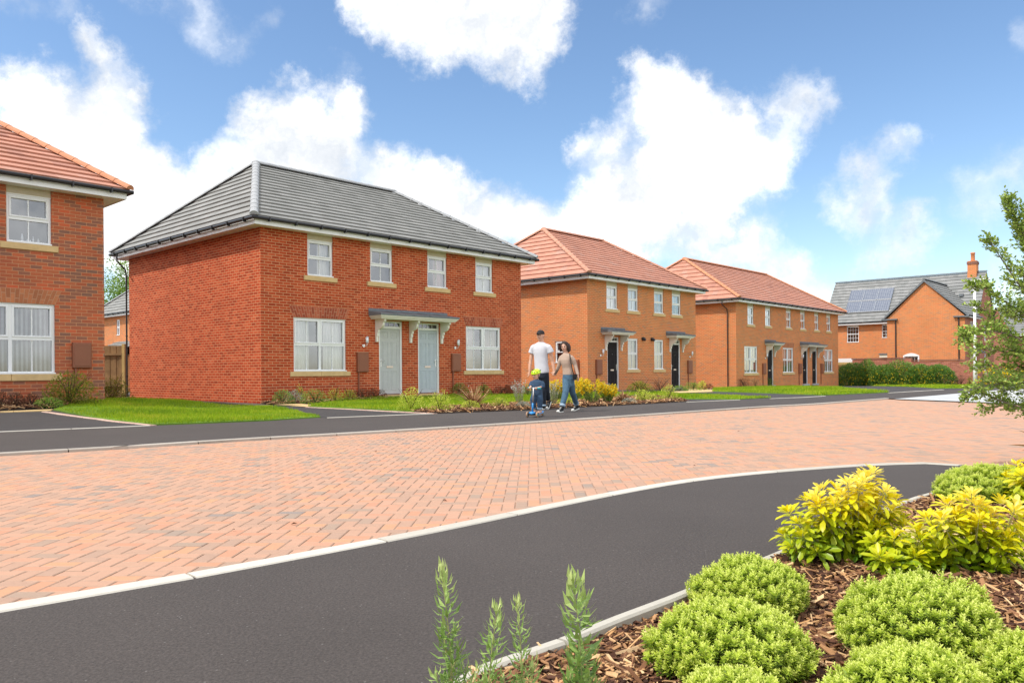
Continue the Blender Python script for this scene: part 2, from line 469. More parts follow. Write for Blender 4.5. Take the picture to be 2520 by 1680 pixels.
def arch(house, x0, x1, z0, z1, splay=0.14, mat='soldier', n=None):
    """splayed head of upright bricks above a window"""
    w = x1-x0; n = n or max(5, int(w/.0775)); mb = MB()
    mb.face([(x0-.004,-.003,z0),(x1+.004,-.003,z0),(x1+splay,-.003,z1+.004),(x0-splay,-.003,z1+.004)], 1)
    for k in range(n):
        for (q0, q1) in (((0, .64), (.68, .985)) if k % 2 else ((0, .30), (.34, .985))):
            def X(t, q): 
                a = x0 + (x1-x0)*t; b = x0-splay + (x1-x0+2*splay)*t
                return a + (b-a)*q
            t0 = (k+.07)/n; t1 = (k+.93)/n; tv = random.random()
            za, zb = z0+(z1-z0)*q0+.004, z0+(z1-z0)*q1
            mb.face([(X(t0,q0),-.006,za),(X(t1,q0),-.006,za),(X(t1,q1),-.006,zb),(X(t0,q1),-.006,zb)], 0, None, tv)
            mb.face([(X(t0,q0),-.003,za),(X(t1,q0),-.003,za),(X(t1,q0),-.006,za),(X(t0,q0),-.006,za)], 0, None, tv)
    return mb.build('brick_arch', [M[mat], M['mortar']], house)

def panel_door(house, x0, x1, z0, z1, mat, fan=0.24, hand='left', label=None, fanstyle=3):
    w = x1-x0; fw = .06; lh = z1-z0-fan
    fr = MB()
    fr.box(0, fw, .03, .1, 0, z1-z0); fr.box(w-fw, w, .03, .1, 0, z1-z0); fr.box(fw, w-fw, .03, .1, z1-z0-.05, z1-z0)
    fr.box(fw, w-fw, .03, .1, lh, lh+.07)
    d = MB(); a, b = fw+.004, w-fw-.004; y = .07
    d.box(a, b, y, y+.045, .02, lh-.004)
    W = b-a
    for (px0, px1) in ((.13, .43), (.57, .87)):
        for (q0, q1) in ((.07, .36), (.44, .80), (.86, .955)):
            X0, X1, Z0, Z1 = a+W*px0, a+W*px1, lh*q0, lh*q1
            r = .018   # moulded frame round each panel
            d.bevbox(X0, X0+r, y-.010, y, Z0, Z1, .006); d.bevbox(X1-r, X1, y-.010, y, Z0, Z1, .006)
            d.bevbox(X0+r, X1-r, y-.010, y, Z0, Z0+r, .006); d.bevbox(X0+r, X1-r, y-.010, y, Z1-r, Z1, .006)
            d.bevbox(X0+.05, X1-.05, y-.007, y, Z0+.05, Z1-.05, .006)
    o = d.build('door', M[mat], house); o.location = (x0, 0, z0)
    if label: o['label'] = label
    fr.build('door_frame', M['white'], o)
    gl = MB(); gl.face([(fw,.08,lh+.07),(w-fw,.08,lh+.07),(w-fw,.08,z1-z0-.05),(fw,.08,z1-z0-.05)])
    gl.build('fanlight', M['glass_dark'], o)
    fb = MB()
    for k in range(1, fanstyle+1):
        xx = fw + (w-2*fw)*k/(fanstyle+1); fb.box(xx-.008, xx+.008, .065, .079, lh+.07, z1-z0-.05)
    fb.build('glazing_bar', M['white'], o)
    lb = MB(); lb.bevbox(a+W*.34, a+W*.66, y-.016, y-.0105, lh*.405, lh*.435, .003); lb.build('letterbox', M['brass'], o)
    hd = MB(); hx = a+.055 if hand == 'left' else b-.055; sg = 1 if hand == 'left' else -1
    hd.bevbox(hx-.013, hx+.013, y-.012, y-.002, lh*.42, lh*.54, .003)
    hd.tube([(hx, y-.012, lh*.51), (hx, y-.05, lh*.51), (hx+sg*.11, y-.05, lh*.51)], .008, 6)
    hd.tube([(a+W*.5, y-.014, lh*.75), (a+W*.5, y, lh*.75)], .010, 6)
    hd.build('handle', M['chrome'], o)
    th = MB(); th.box(-.06, w+.06, -.10, .0, -.11, -.005); th.build('threshold', M['stone'] if mat != 'door_black' else M['grey_plastic'], o)
    bk = MB(); bk.box(0, w, .125, .135, 0, z1-z0); bk.build('inner_door_lining', M['interior'], o)
    return o

def canopy(house, x0, x1, brk, z=2.49, proj=0.6):
    lead = MB(); zt = z+.13
    n = 5; W = x1-x0
    lead.face([(x0,0,zt+.13),(x0,-proj-.02,zt+.03),(x1,-proj-.02,zt+.03),(x1,0,zt+.13)][::-1], 0)
    lead.face([(x0,-proj-.02,zt-.022),(x1,-proj-.02,zt-.022),(x1,-proj-.02,zt+.03),(x0,-proj-.02,zt+.03)], 0)
    lead.face([(x0,0,zt-.022),(x0,-proj-.02,zt-.022),(x0,-proj-.02,zt+.03),(x0,0,zt+.13)], 0)
    lead.face([(x1,0,zt-.022),(x1,-proj-.02,zt-.022),(x1,-proj-.02,zt+.03),(x1,0,zt+.13)][::-1], 0)
    lead.face([(x0,0,zt-.022),(x0,-proj-.02,zt-.022),(x1,-proj-.02,zt-.022),(x1,0,zt-.022)][::-1], 0)
    for k in range(1, n):   # rolls between the sheets
        xx = x0 + W*k/n
        lead.tube([(xx,-.002,zt+.132),(xx,-proj-.022,zt+.032),(xx,-proj-.022,zt-.01)], .014, 6)
    lead.box(x0-.0, x1+.0, -.012, -.001, zt+.13, zt+.21)
    o = lead.build('canopy', M['lead'], house)
    cm = MB()
    for (dz0, dz1, ins) in ((zt-.065, zt-.024, .03), (zt-.095, zt-.066, .065), (zt-.13, zt-.096, .095)):
        cm.box(x0+ins, x1-ins, -proj+ins-.02, -.001, dz0, dz1)
    cm.build('canopy_moulding', M['cream'], o)
    ztop = zt-.131
    for bx in brk:
        pr = [(-.002,ztop),(-.46,ztop),(-.46,ztop-.07),(-.43,ztop-.075),(-.40,ztop-.10)]
        for k in range(7):      # concave sweep
            a = PI/2*k/6; pr.append((-.13-.26*math.cos(a)*1.0, ztop-.12-.20*math.sin(a)) if k else (-.385, ztop-.13))
        pr += [(-.13,ztop-.33),(-.15,ztop-.345),(-.15,ztop-.40),(-.105,ztop-.415),(-.105,ztop-.52),(-.07,ztop-.53),(-.07,ztop-.70),(-.002,ztop-.70)]
        b = MB(); hw = .04
        L_ = [(bx-hw, y, z_) for y, z_ in pr]; R_ = [(bx+hw, y, z_) for y, z_ in pr]
        b.face(L_, 0); b.face(R_[::-1], 0)
        for i in range(len(pr)):
            j = (i+1) % len(pr); b.face([L_[j], L_[i], R_[i], R_[j]], 0)
        b.build('bracket', M['cream'], o)
    return o

def wall_light(house, x, z, y=0.0, side=1):
    b = MB()
    b.tube([(x,y-.001,z),(x,y-.022,z)], [.055,.045], 14)
    b.tube([(x,y-.02,z),(x,y-.07,z-.02),(x+.05*side,y-.11,z+.0),(x+.05*side,y-.12,z+.08)], .009, 8)
    b.lathe([(.05,z+.08),(.052,z+.095),(.0,z+.096)], 14, x+.05*side, y-.12)
    b.lathe([(.055,z+.262),(.058,z+.275),(.02,z+.295),(.0,z+.297)], 14, x+.05*side, y-.12)
    o = b.build('wall_light', M['chrome'], house)
    l = MB(); l.lathe([(.0,z+.097),(.046,z+.098),(.046,z+.258),(.0,z+.2615)], 14, x+.05*side, y-.12)
    l.build('lamp_glass', M['opal'], o)
    return o

def meter_box(house, x0, x1, z0, z1, pipe=True, side=False, depth=.085):
    b = MB(); b.bevbox(x0, x1, -depth, -.001, z0, z1, .012)
    b.bevbox(x0+.035, x1-.03, -depth-.008, -depth, z0+.04, z1-.04, .006)
    b.box(x0+.07, x1-.07, -depth-.012, -depth-.008, z1-.06, z1-.05)
    b.tube([(x0+.06,-depth-.008,(z0+z1)/2),(x0+.06,-depth-.013,(z0+z1)/2)], .009, 8)
    if pipe: b.box(x0+.05, x0+.085, -.045, -.002, .0, z0)
    o = b.build('meter_box', M['meter'], house)
    if side: o.rotation_euler = (0, 0, -PI/2)
    return o

def ground_box(house, x0, x1, h=.36):
    b = MB(); y0, y1 = -.42, -.01
    P = [(x0,y1,0),(x0,y1,h),(x0,y0+.12,h*.8),(x0,y0,.14),(x0,y0,0)]; Q = [(x1,)+p[1:] for p in P]
    b.face(P, 0); b.face(Q[::-1], 0)
    for i in range(5):
        j = (i+1) % 5; b.face([P[j], P[i], Q[i], Q[j]], 0)
    return b.build('ground_meter_box', M['meter'], house)

def courses(mb, A, B, C, D, m=0, th=.046, uo=0.0):
    """tile courses on the slope with eave edge A-B and top edge D-C"""
    A, B, C, D = map(Vector, (A, B, C, D))
    ax = (B-A).normalized(); up = (D-A) - ax*((D-A).dot(ax)); Ls = up.length; upn = up/Ls
    nrm = ax.cross(upn)
    if nrm.z < 0: nrm = -nrm
    n = max(2, round(Ls/GA)); g = Ls/n
    for k in range(n):
        s0, s1 = k/n, (k+1)/n
        p, q = A.lerp(D, s0), B.lerp(C, s0); r, s_ = B.lerp(C, s1), A.lerp(D, s1)
        lo = nrm*th; hi = nrm*.003
        u = lambda w: (w-A).dot(ax) + uo
        v0, v1 = k*GA+.004, (k+1)*GA-.004
        if (r-s_).length < 1e-4:
            mb.face([p+lo, q+lo, r+hi], m, [(u(p),v0),(u(q),v0),(u(r),v1)])
        else: mb.face([p+lo, q+lo, r+hi, s_+hi], m, [(u(p),v0),(u(q),v0),(u(r),v1),(u(s_),v1)])
        mb.face([p-nrm*.01, q-nrm*.01, q+lo, p+lo], m, [(u(p),v0),(u(q),v0),(u(q),v0+.01),(u(p),v0+.01)])

def caps(mb, P, Q, r=.115, seg=.42, lift=.03):
    P, Q = Vector(P), Vector(Q); L_ = (Q-P).length; n = max(1, round(L_/seg)); d = (Q-P)/L_
    side = d.cross(Vector((0,0,1))).normalized(); up = side.cross(d).normalized()
    if up.z < 0: up = -up
    for k in range(n):
        a = P + d*(L_*k/n - .01) + up*lift; b = P + d*(L_*(k+1)/n + .02) + up*lift; ring = []
        for c, rr in ((a, r*1.05), (b, r*.96)):
            ring.append([c + side*rr*math.cos(PI*j/8) + up*rr*.85*math.sin(PI*j/8) for j in range(9)])
        for j in range(8): mb.face([ring[0][j], ring[0][j+1], ring[1][j+1], ring[1][j]], 0, None, 0, True)
        mb.face(ring[0], 0)
        mb.face(ring[1][::-1], 0)

def hip_roof(house, L, D, rx0, rx1, zr, tmat, hmat, o=.42, ze=5.07, zs=4.88):
    A, B, C, E = (-o,-o,ze), (L+o,-o,ze), (L+o,D+o,ze), (-o,D+o,ze)
    R0, R1 = (rx0, D/2, zr), (rx1, D/2, zr)
    mb = MB()
    courses(mb, A, B, R1, R0); courses(mb, B, C, R1, R1); courses(mb, C, E, R0, R1); courses(mb, E, A, R0, R0)
    roof = mb.build('roof', M[tmat], house, merge=False)
    cp = MB()
    for c in (A, E): caps(cp, c, R0)
    for c in (B, C): caps(cp, c, R1)
    caps(cp, R0, R1, .125)
    cp.lathe([(.15, zr-.06), (.14, zr+.08), (.07, zr+.135), (0, zr+.145)], 12, rx0, D/2)
    cp.lathe([(.15, zr-.06), (.14, zr+.08), (.07, zr+.135), (0, zr+.145)], 12, rx1, D/2)
    cp.build('ridge_tiles', M[hmat], roof, merge=False)
    eaves(house, L, D, o, zs)
    return roof

def eaves(house, L, D, o=.42, zs=4.88, sides='fblr'):
    fa = MB(); i = o-.06; t = .02; zt = zs+.165
    fa.box(-i, L+i, -i-t, -i, zs-.022, zt); fa.box(-i, L+i, D+i, D+i+t, zs-.022, zt)
    fa.box(-i-t, -i, -i-t, D+i+t, zs-.0225, zt+.0005); fa.box(L+i, L+i+t, -i-t, D+i+t, zs-.0225, zt+.0005)
    # soffit boards
    fa.box(-i, L+i, -i, -.0, zs-.012, zs); fa.box(-i, L+i, D, D+i, zs-.012, zs)
    fa.box(-i, -.0, .0, D, zs-.012, zs); fa.box(L, L+i, .0, D, zs-.012, zs)
    fa.build('fascia', M['white'], house)
    g = MB(); e = o+.045; zg = zs+.14; r = .047
    for p, q in (((-e-.03,-e,zg),(L+e+.03,-e,zg)), ((-e,-e,zg),(-e,D+e,zg)), ((L+e,-e,zg),(L+e,D+e,zg)), ((-e,D+e,zg),(L+e,D+e,zg))):
        g.tube([p, q], r, 10)
    gu = g.build('gutter', M['black'], house, merge=False)
    b = MB()
    def br(x, y, ax):
        if ax == 'x': b.box(x-.016, x+.016, y-.066, y+.045, zg-.075, zg+.04)
        else: b.box(x-.066, x+.045, y-.016, y+.016, zg-.075, zg+.04)
    n = int(L/.82)
    for k in range(n+1): br(L*k/n, -e, 'x')
    n = int(D/.82)
    for k in range(n+1): br(-e, D*k/n, 'y')
    b.build('gutter_bracket', M['black'], gu, merge=False)['kind'] = 'stuff'

def downpipe(house, pts, r=.029):
    b = MB(); b.tube(pts, r, 8)
    x, y, z0 = pts[-1]; z1 = pts[-2][2]
    for k in range(3):
        z = z0 + (z1-z0)*(k+.5)/3; b.tube([(x,y,z-.02),(x,y,z+.02)], r*1.35, 8)
    return b.build('downpipe', M['black'], house, merge=False)

def shell(house, L, D, H, front, side, wmat, z0=-.3, plinth=True):
    """four brick walls with openings"""
    mb = MB()
    wall_panel(mb, 0, L, z0, H, front, lambda t, d, z: (t, d, z))
    wall_panel(mb, 0, D, z0, H, side, lambda t, d, z: (d, t, z), True, uoff=.3)
    wall_panel(mb, 0, L, z0, H, [], lambda t, d, z: (t, D-d, z), True)
    wall_panel(mb, 0, D, z0, H, [], lambda t, d, z: (L-d, t, z))
    w = mb.build('wall', M[wmat], house)
    fl = MB(); fl.box(.02, L-.02, .02, D-.02, 2.45, 2.6); fl.box(.02, L-.02, 3.2, 3.3, 0, 2.44); fl.box(.02, L-.02, 3.2, 3.3, 2.61, 4.8)
    fl.build('interior_floor', M['interior'], house)
    if plinth:
        pl = MB(); ps = sorted([(h[0], h[1]) for h in front if h[2] < .4]); x = 0
        for a, b_ in ps + [(L, L)]:
            if a-x > .01: pl.box(x, a, -.006, -.0005, .43, .442)
            x = b_
        pl.build('plinth_shade_line', M['brick_dark'], w)  # dark strip drawn in place of the shade line at the plinth step
    return w

def hip_house(name, origin, z, L, D, rx0, rx1, zr, wmat, tmat, hmat, spec, label, cat='house', H=4.88, rz=HRZ):
    h = empty(name, (origin[0], origin[1], z), rz, label, cat)
    fr = []; sd = []
    for w in spec.get('win', []): fr.append((w['x'], w['x']+w['w'], w['z'], w['z']+w['h']))
    for d in spec.get('door', []): fr.append((d['x'], d['x']+d['w'], d['z'], d['z']+d['h']))
    for w in spec.get('swin', []): sd.append((w['x'], w['x']+w['w'], w['z'], w['z']+w['h']))
    shell(h, L, D, H, fr, sd, wmat, plinth=spec.get('plinth', True))
    for w in spec.get('win', []):
        kw = {k: v for k, v in w.items() if k not in 'xzwh' and k != 'arch'}
        window(h, w['x'], 0, w['z'], 0, w['w'], w['h'], **kw)
        if w.get('arch'): arch(h, w['x'], w['x']+w['w'], w['z']+w['h'], w['z']+w['h']+.32, .14, w['arch'])
    for w in spec.get('swin', []):
        kw = {k: v for k, v in w.items() if k not in 'xzwh'}
        window(h, 0, w['x']+w['w'], w['z'], -PI/2, w['w'], w['h'], **kw)
    for d in spec.get('door', []):
        panel_door(h, d['x'], d['x']+d['w'], d['z'], d['z']+d['h'], d['mat'], hand=d.get('hand', 'left'), label=d.get('label'), fanstyle=d.get('fan', 3))
    for c in spec.get('canopy', []): canopy(h, *c)
    for l in spec.get('light', []): wall_light(h, *l)
    for b in spec.get('box', []): meter_box(h, *b)
    for b in spec.get('gbox', []): ground_box(h, *b)
    hip_roof(h, L, D, rx0, rx1, zr, tmat, hmat, zs=H)
    return h

def uw(x, w=.9, z=3.66, **k):
    d = dict(x=x, w=w, z=z, h=4.88-z-.001, head=.17, style='side', split=.5); d.update(k); return d

# --- first house (left edge of the view)
C1 = Vector((-9.576, 18.487, 0)); o1 = C1 - FD*10.7
h1 = hip_house('brick_house', o1, .09, 10.7, 8.9, 2.4, 8.3, 7.85, 'brick_mixed', 'tile_red', 'hip_orange', dict(
    win=[uw(8.71, .88, 3.64, style='none'), dict(x=7.9, w=1.75, z=.77, h=1.55, cols=2, style='vertical', cmat='curtain_grey', arch='soldier_o', sillh=.15),
         dict(x=3.0, w=1.75, z=.77, h=1.55, cols=2, style='full', arch='soldier_o'), uw(2.2), uw(5.0)],
    box=[(9.99, 10.39, .90, 1.48, True)]),
    'mixed red and brown brick house with orange roof, cut off by the left edge')
for i, (bx, bh, br_) in enumerate(((.34, .17, .03), (.44, .06, .022), (.5, .05, .02), (.56, .14, .018), (.66, .09, .028))):
    b = MB(); b.lathe([(br_, 0), (br_, bh*.5), (br_*.5, bh*.75), (br_*.45, bh), (0, bh)], 10)
    o = b.build('bottle', M['opal'], h1); o.location = (8.71+bx, .16, 3.64+.06)
downpipe(h1, [(11.13, 1.3, 5.0), (11.13, 1.3, 4.55), (10.75, 1.3, 4.35), (10.745, 1.3, 4.2)])

# --- second house, grey roof
C2 = Vector((-6.907, 21.661, 0))
h2 = hip_house('brick_house', C2, 0, 10.74, 8.88, 2.4, 8.27, 7.84, 'brick_red', 'tile_grey', 'hip_grey', dict(
    win=[uw(1.49, .88, style='right'), uw(3.74, .88, style='none'), uw(6.09, .88, style='right', cmat='curtain_pink'), uw(8.34, .88, style='full'),
         dict(x=1.02, w=1.80, z=.88, h=1.55, cols=2, style='side', arch='soldier'),
         dict(x=7.85, w=1.77, z=.88, h=1.55, cols=2, style='side', cmat='curtain_beige', arch='soldier')],
    door=[dict(x=4.06, w=.94, z=.13, h=2.33, mat='door_grey', hand='left', label='light grey panelled front door on the left of the pair'),
          dict(x=5.66, w=.94, z=.13, h=2.33, mat='door_blue', hand='right', label='pale blue grey panelled front door on the right of the pair')],
    canopy=[(3.66, 6.97, (3.95, 5.32, 6.68))], light=[(3.46, 1.66), (7.32, 1.66)],
    box=[(3.19, 3.6, .85, 1.46, True), (7.13, 7.54, .85, 1.46, True)], gbox=[(.55, 1.15, .34), (9.85, 10.6, .36)]),
    'red brick house with grey tiled hipped roof and a pair of grey front doors')
downpipe(h2, [(-.465, 8.72, 5.0), (-.465, 8.72, 4.75), (-.10, 8.95, 4.5), (-.06, 8.96, 4.3), (-.06, 8.96, .05)])

# --- third house, orange roof
C3 = Vector((3.302, 34.234, 0))
h3 = hip_house('brick_house', C3, -.05, 9.35, 8.8, 2.3, 7.2, 7.85, 'brick_orange', 'tile_red', 'hip_pink', dict(
    win=[uw(1.42, .86, style='full'), uw(3.11, .86, style='right'), uw(5.36, .86, style='half', cmat='curtain_grey'), uw(7.01, .86, style='half', cmat='curtain'),
         dict(x=3.08, w=.86, z=.93, h=1.45, style='blind', cmat='curtain_beige'), dict(x=5.34, w=.86, z=.93, h=1.45, style='blind', cmat='curtain_beige')],
    swin=[dict(x=1.28, w=.56, z=1.25, h=.98, bars=0, style='none', sill=False)],
    door=[dict(x=1.46, w=.9, z=.0, h=2.41, mat='door_black', hand='right', label='black panelled front door beside the yellow flowers'),
          dict(x=6.91, w=.87, z=.0, h=2.41, mat='door_black', hand='left', label='black panelled front door at the right end of the house')],
    canopy=[(.97, 2.86, (1.3, 2.52), 2.49), (6.42, 8.28, (6.76, 7.98), 2.49)], light=[(.93, 1.56), (8.72, 1.56)],
    box=[(.55, .98, .72, 1.38, True), (8.46, 8.88, .72, 1.38, True), (-.69, -.46, .70, 1.38, False, True, .1)]),
    'orange brick house with two black front doors behind the walking couple')
for tx in (4.31, 5.1):
    b = MB(); b.tube([(tx,0,2.38),(tx,-.05,2.38),(tx,-.12,2.36),(tx+.03,-.17,2.31)], [.085,.095,.075,.05], 10)
    b.build('boiler_flue', M['black'], h3)

# --- fourth house, long terrace
C4 = Vector((12.777, 44.772, 0))
h4 = hip_house('brick_terrace', C4, -.19, 15.7, 8.8, 1.9, 13.5, 7.93, 'brick_orange', 'tile_red', 'hip_orange', dict(
    win=[uw(1.45, .8, style='full'), uw(3.8, .76, style='full'), uw(6.8, .76, style='full'), uw(9.03, .78, style='half'), uw(11.36, .76, style='half', cmat='curtain_pink'), uw(13.5, .78, style='half', cmat='curtain_pink'),
         dict(x=1.0, w=1.72, z=.82, h=1.57, cols=2, style='side', cmat='curtain_beige'), dict(x=6.29, w=1.62, z=.82, h=1.57, cols=2, style='side', cmat='curtain_beige', arch='soldier_o'),
         dict(x=13.08, w=1.58, z=.82, h=1.57, cols=2, style='full', cmat='curtain_pink')],
    door=[dict(x=4.06, w=.86, z=.06, h=2.4, mat='door_black', hand='right', fan=2, label='black front door under the single canopy of the terrace'),
          dict(x=9.37, w=.84, z=.06, h=2.4, mat='door_black', hand='left', fan=2, label='black front door on the left under the double canopy of the terrace'),
          dict(x=10.95, w=.84, z=.06, h=2.4, mat='door_black', hand='right', fan=2, label='black front door on the right under the double canopy of the terrace')],
    canopy=[(3.69, 5.27, (3.93, 5.02)), (8.93, 12.15, (9.17, 10.55, 11.93))], light=[(3.74, 1.7), (9.1, 1.7), (12.6, 1.7)],
    box=[(3.32, 3.74, .74, 1.4, True), (8.66, 9.08, .74, 1.4, True), (12.35, 12.77, .74, 1.4, True)]),
    'long orange brick terrace of three homes with orange tiled roof and three black doors', 'terraced house')
downpipe(h4, [(-.465, .62, 5.0), (-.465, .62, 4.75), (-.12, .5, 4.5), (-.07, .5, 4.3), (-.07, .5, .05)])

# --- house far behind, seen in the gap on the left
h0 = hip_house('brick_house', (-24.1, 52.0), 0, 10.5, 8.9, 2.4, 8.0, 7.9, 'brick_orange', 'tile_grey', 'hip_grey', dict(
    swin=[dict(x=4.55, w=.6, z=3.55, h=1.1, style='blind', cmat='curtain_grey', sill=False)], plinth=False),
    'distant brick house with pale grey roof seen in the gap beside the wooden fence')
b = MB(); b.box(-1.9, -.01, .5, 4.7, -.3, 2.1); b.build('extension_wall', M['brick_orange'], h0)
b = MB(); courses(b, (-2.2,4.95,2.1), (-2.2,.3,2.1), (-.02,.3,3.1), (-.02,4.95,3.1)); b.face([(-2.2,4.95,2.1),(-.02,4.95,2.1),(-.02,4.95,3.1)]); b.face([(-2.2,4.95,2.08),(-2.2,.3,2.08),(-.02,.3,2.08),(-.02,4.95,2.08)]); b.build('extension_roof', M['tile_grey'], h0, merge=False)

# --- gabled house with solar panels
t = NT('solar_cells'); p = t.principled(.12); p.inputs['Specular IOR Level'].default_value = .6
tc = t.n('TexCoord'); bk = t.n('TexBrick'); bk.offset = 0
t.l(tc.outputs['UV'], bk.inputs['Vector'])
for k, v in (('Color1', (.10,.12,.17,1)), ('Color2', (.13,.15,.20,1)), ('Mortar', (.34,.36,.40,1))): bk.inputs[k].default_value = v
bk.inputs['Scale'].default_value = 1; bk.inputs['Mortar Size'].default_value = .008; bk.inputs['Brick Width'].default_value = .165; bk.inputs['Row Height'].default_value = .165
t.l(bk.outputs['Color'], p.inputs['Base Color']); M['solar'] = t.mat

C5 = Vector((32.07, 55.635, 0)) + SD*5.2
h5 = empty('gabled_house', (C5.x, C5.y, 0), math.atan2(-SD.y, -SD.x), 'orange brick gabled house with grey roof, solar panels and a chimney', 'house')
XL, XR, YM0, YM1, ZR, ZE = -6.1, 5.2, 4.1, 9.1, 8.22, 4.6
mb = MB(); zb = -1.0
wall_panel(mb, 0, 5.2, zb, 4.55, [(1.2,2.14,.9,1.75)], lambda t, d, z: (t, d, z))
mb.face([(0,0,4.55),(5.2,0,4.55),(2.6,0,7.15)])
wall_panel(mb, 0, 4.1, zb, 4.55, [], lambda t, d, z: (d, t, z), True)
wall_panel(mb, 0, 9.1, zb, 4.55, [(1.5,3.4,.4,1.85),(5.85,6.5,.4,1.9),(5.85,6.5,2.9,4.2),(1.55,2.45,2.9,4.2)], lambda t, d, z: (5.2-d, t, z), False, 1)
mb.face([(5.2,4.1,4.55),(5.2,9.1,4.55),(5.2,6.6,8.1)], 1)
wall_panel(mb, XL, 0, zb, 4.55, [(-4.4,-3.45,3.0,4.37),(-1.66,-1.06,3.3,4.36)], lambda t, d, z: (t, YM0+d, z))
wall_panel(mb, YM0, YM1, zb, 4.55, [], lambda t, d, z: (XL+d, t, z), True)
mb.face([(XL,YM0,4.55),(XL,6.6,8.1),(XL,YM1,4.55)])
wall_panel(mb, XL, XR, zb, 4.55, [], lambda t, d, z: (t, YM1-d, z), True)
mb.build('wall', [M['brick_orange'], M['brick_garden']], h5)  # second, darker brick puts the shade of the right-hand faces into their colour
mb = MB()
sl = (ZR-ZE)/(6.6-3.75)
courses(mb, (XL-.1,3.75,ZE), (XR+.05,3.75,ZE), (XR+.05,6.6,ZR), (XL-.1,6.6,ZR))
courses(mb, (XR+.05,9.45,ZE), (XL-.1,9.45,ZE), (XL-.1,6.6,ZR), (XR+.05,6.6,ZR))
rf = mb.build('roof', M['tile_slate'], h5, merge=False)
mb = MB(); ym = 3.75 + (7.27-ZE)/sl
courses(mb, (-.25,-.12,ZE-.05), (-.25,3.75,ZE-.05), (2.6,ym,7.27), (2.6,-.12,7.27), uo=.1)
courses(mb, (5.45,3.75,ZE-.05), (5.45,-.12,ZE-.05), (2.6,-.12,7.27), (2.6,ym,7.27), uo=.1)
wr = mb.build('wing_roof', M['tile_slate'], h5, merge=False)
cp = MB(); caps(cp, (XL-.1,6.6,ZR), (XR+.05,6.6,ZR)); caps(cp, (2.6,-.14,7.27), (2.6,ym,7.27)); cp.build('ridge_tiles', M['lead'], rf, merge=False)
mb = MB()
for a, b_ in (((-.3,-.16,4.5),(2.6,-.16,7.27)), ((5.5,-.16,4.5),(2.6,-.16,7.27))):
    a, b_ = Vector(a), Vector(b_); d = Vector((0,0,.13))
    mb.face([a-d*.6, b_-d, b_+d*.4, a+d*.4]); mb.face([a-d*.6+Vector((0,.16,0)), b_-d+Vector((0,.16,0)), b_-d, a-d*.6])
mb.box(-.35, .75, -.2, -.02, 4.45, 4.54); mb.box(4.5, 5.5, -.2, -.02, 4.45, 4.54)
mb.build('verge', M['lead'], h5, merge=False)
mb = MB(); mb.box(XL, -.05, 3.72, 4.1, 4.42, 4.57); mb.box(5.2, 5.5, .0, 3.7, 4.42, 4.55); mb.build('fascia', M['white'], h5)
mb = MB(); mb.tube([(XL-.1,3.7,4.6),(-.2,3.7,4.6)], .06, 8); mb.tube([(5.52,-.1,4.55),(5.52,3.7,4.55)], .06, 8); mb.build('gutter', M['black'], h5)
for x in (.62, 4.82): downpipe(h5, [(x,-.06,4.45),(x,-.05,4.3),(x,-.05,-.6)], .045)
window(h5, -4.4, YM0, 3.0, 0, .95, 1.37, grid=(4,2), style='none', sill=False, opening='none')
window(h5, -1.66, YM0, 3.3, 0, .6, 1.06, grid=(2,2), style='none', sill=False, opening='none')
window(h5, 1.2, 0, .9, 0, .94, .85, grid=(4,1), style='none', sill=False, opening='none')
mb = MB()
ap = [(1.12 + 1.1*k/10, 1.75 + .18*math.sin(PI*k/10)) for k in range(11)]
for i in range(10):
    (a, za), (b_, zb_) = ap[i], ap[i+1]
    mb.face([(a,-.03,1.72),(b_,-.03,1.72),(b_,-.03,zb_+.03),(a,-.03,za+.03)])
    mb.face([(a,-.03,za+.03),(b_,-.03,zb_+.03),(b_,.0,zb_+.03),(a,.0,za+.03)])
mb.box(1.12, 1.2, -.03, 0, .9, 1.72); mb.box(2.14, 2.22, -.03, 0, .9, 1.72)
mb.build('arched_window_head', M['white'], h5)
for (y0, w_, z_, hh_, cc) in ((1.5,1.9,.4,1.45,3),(5.85,.65,.4,1.5,1),(5.85,.65,2.9,1.3,1),(1.55,.9,2.9,1.3,1)):
    window(h5, 5.2, y0, z_, PI/2, w_, hh_, cols=cc, style='none', opening='none')
mb = MB(); mb.box(5.21, 5.75, 1.2, 3.7, 1.92, 2.0); mb.face([(5.8,1.1,2.0),(5.8,3.8,2.0),(5.21,3.6,2.25),(5.21,1.3,2.25)]); mb.face([(5.8,1.1,2.0),(5.21,1.3,2.25),(5.21,1.1,2.0)]); mb.build('bay_canopy', M['lead'], h5)
mb = MB(); mb.box(-1.75, -.85, 3.55, 4.08, 1.95, 2.04); mb.box(-1.7, -.9, 3.62, 4.08, 1.72, 1.94, 1); mb.build('porch_hood', [M['lead'], M['cream']], h5)
mb = MB(); mb.box(4.0, 4.62, 6.25, 6.95, 7.7, 8.85); mb.box(3.96, 4.66, 6.21, 6.99, 8.85, 9.05, 1); mb.box(4.0, 4.62, 6.25, 6.95, 9.05, 9.12)
ch = mb.build('chimney', [M['brick_orange'], M['brick_dark']], rf)
mb = MB(); mb.lathe([(.17,9.12),(.15,9.2),(.14,9.65),(.17,9.68),(.17,9.78),(.12,9.79)], 12, 4.31, 6.6); mb.build('chimney_pot', M['pot'], ch)
mb = MB()
nx, nz_ = 0, 0
upv = Vector((0, 6.6-3.75, ZR-ZE)).normalized(); nv = Vector((0, -upv.z, upv.y))
SOL = Vector((-3.6, 3.75, ZE))
def slp(x, s): return Vector((x, 3.75, ZE)) + upv*s + nv*.09
fr5 = MB()
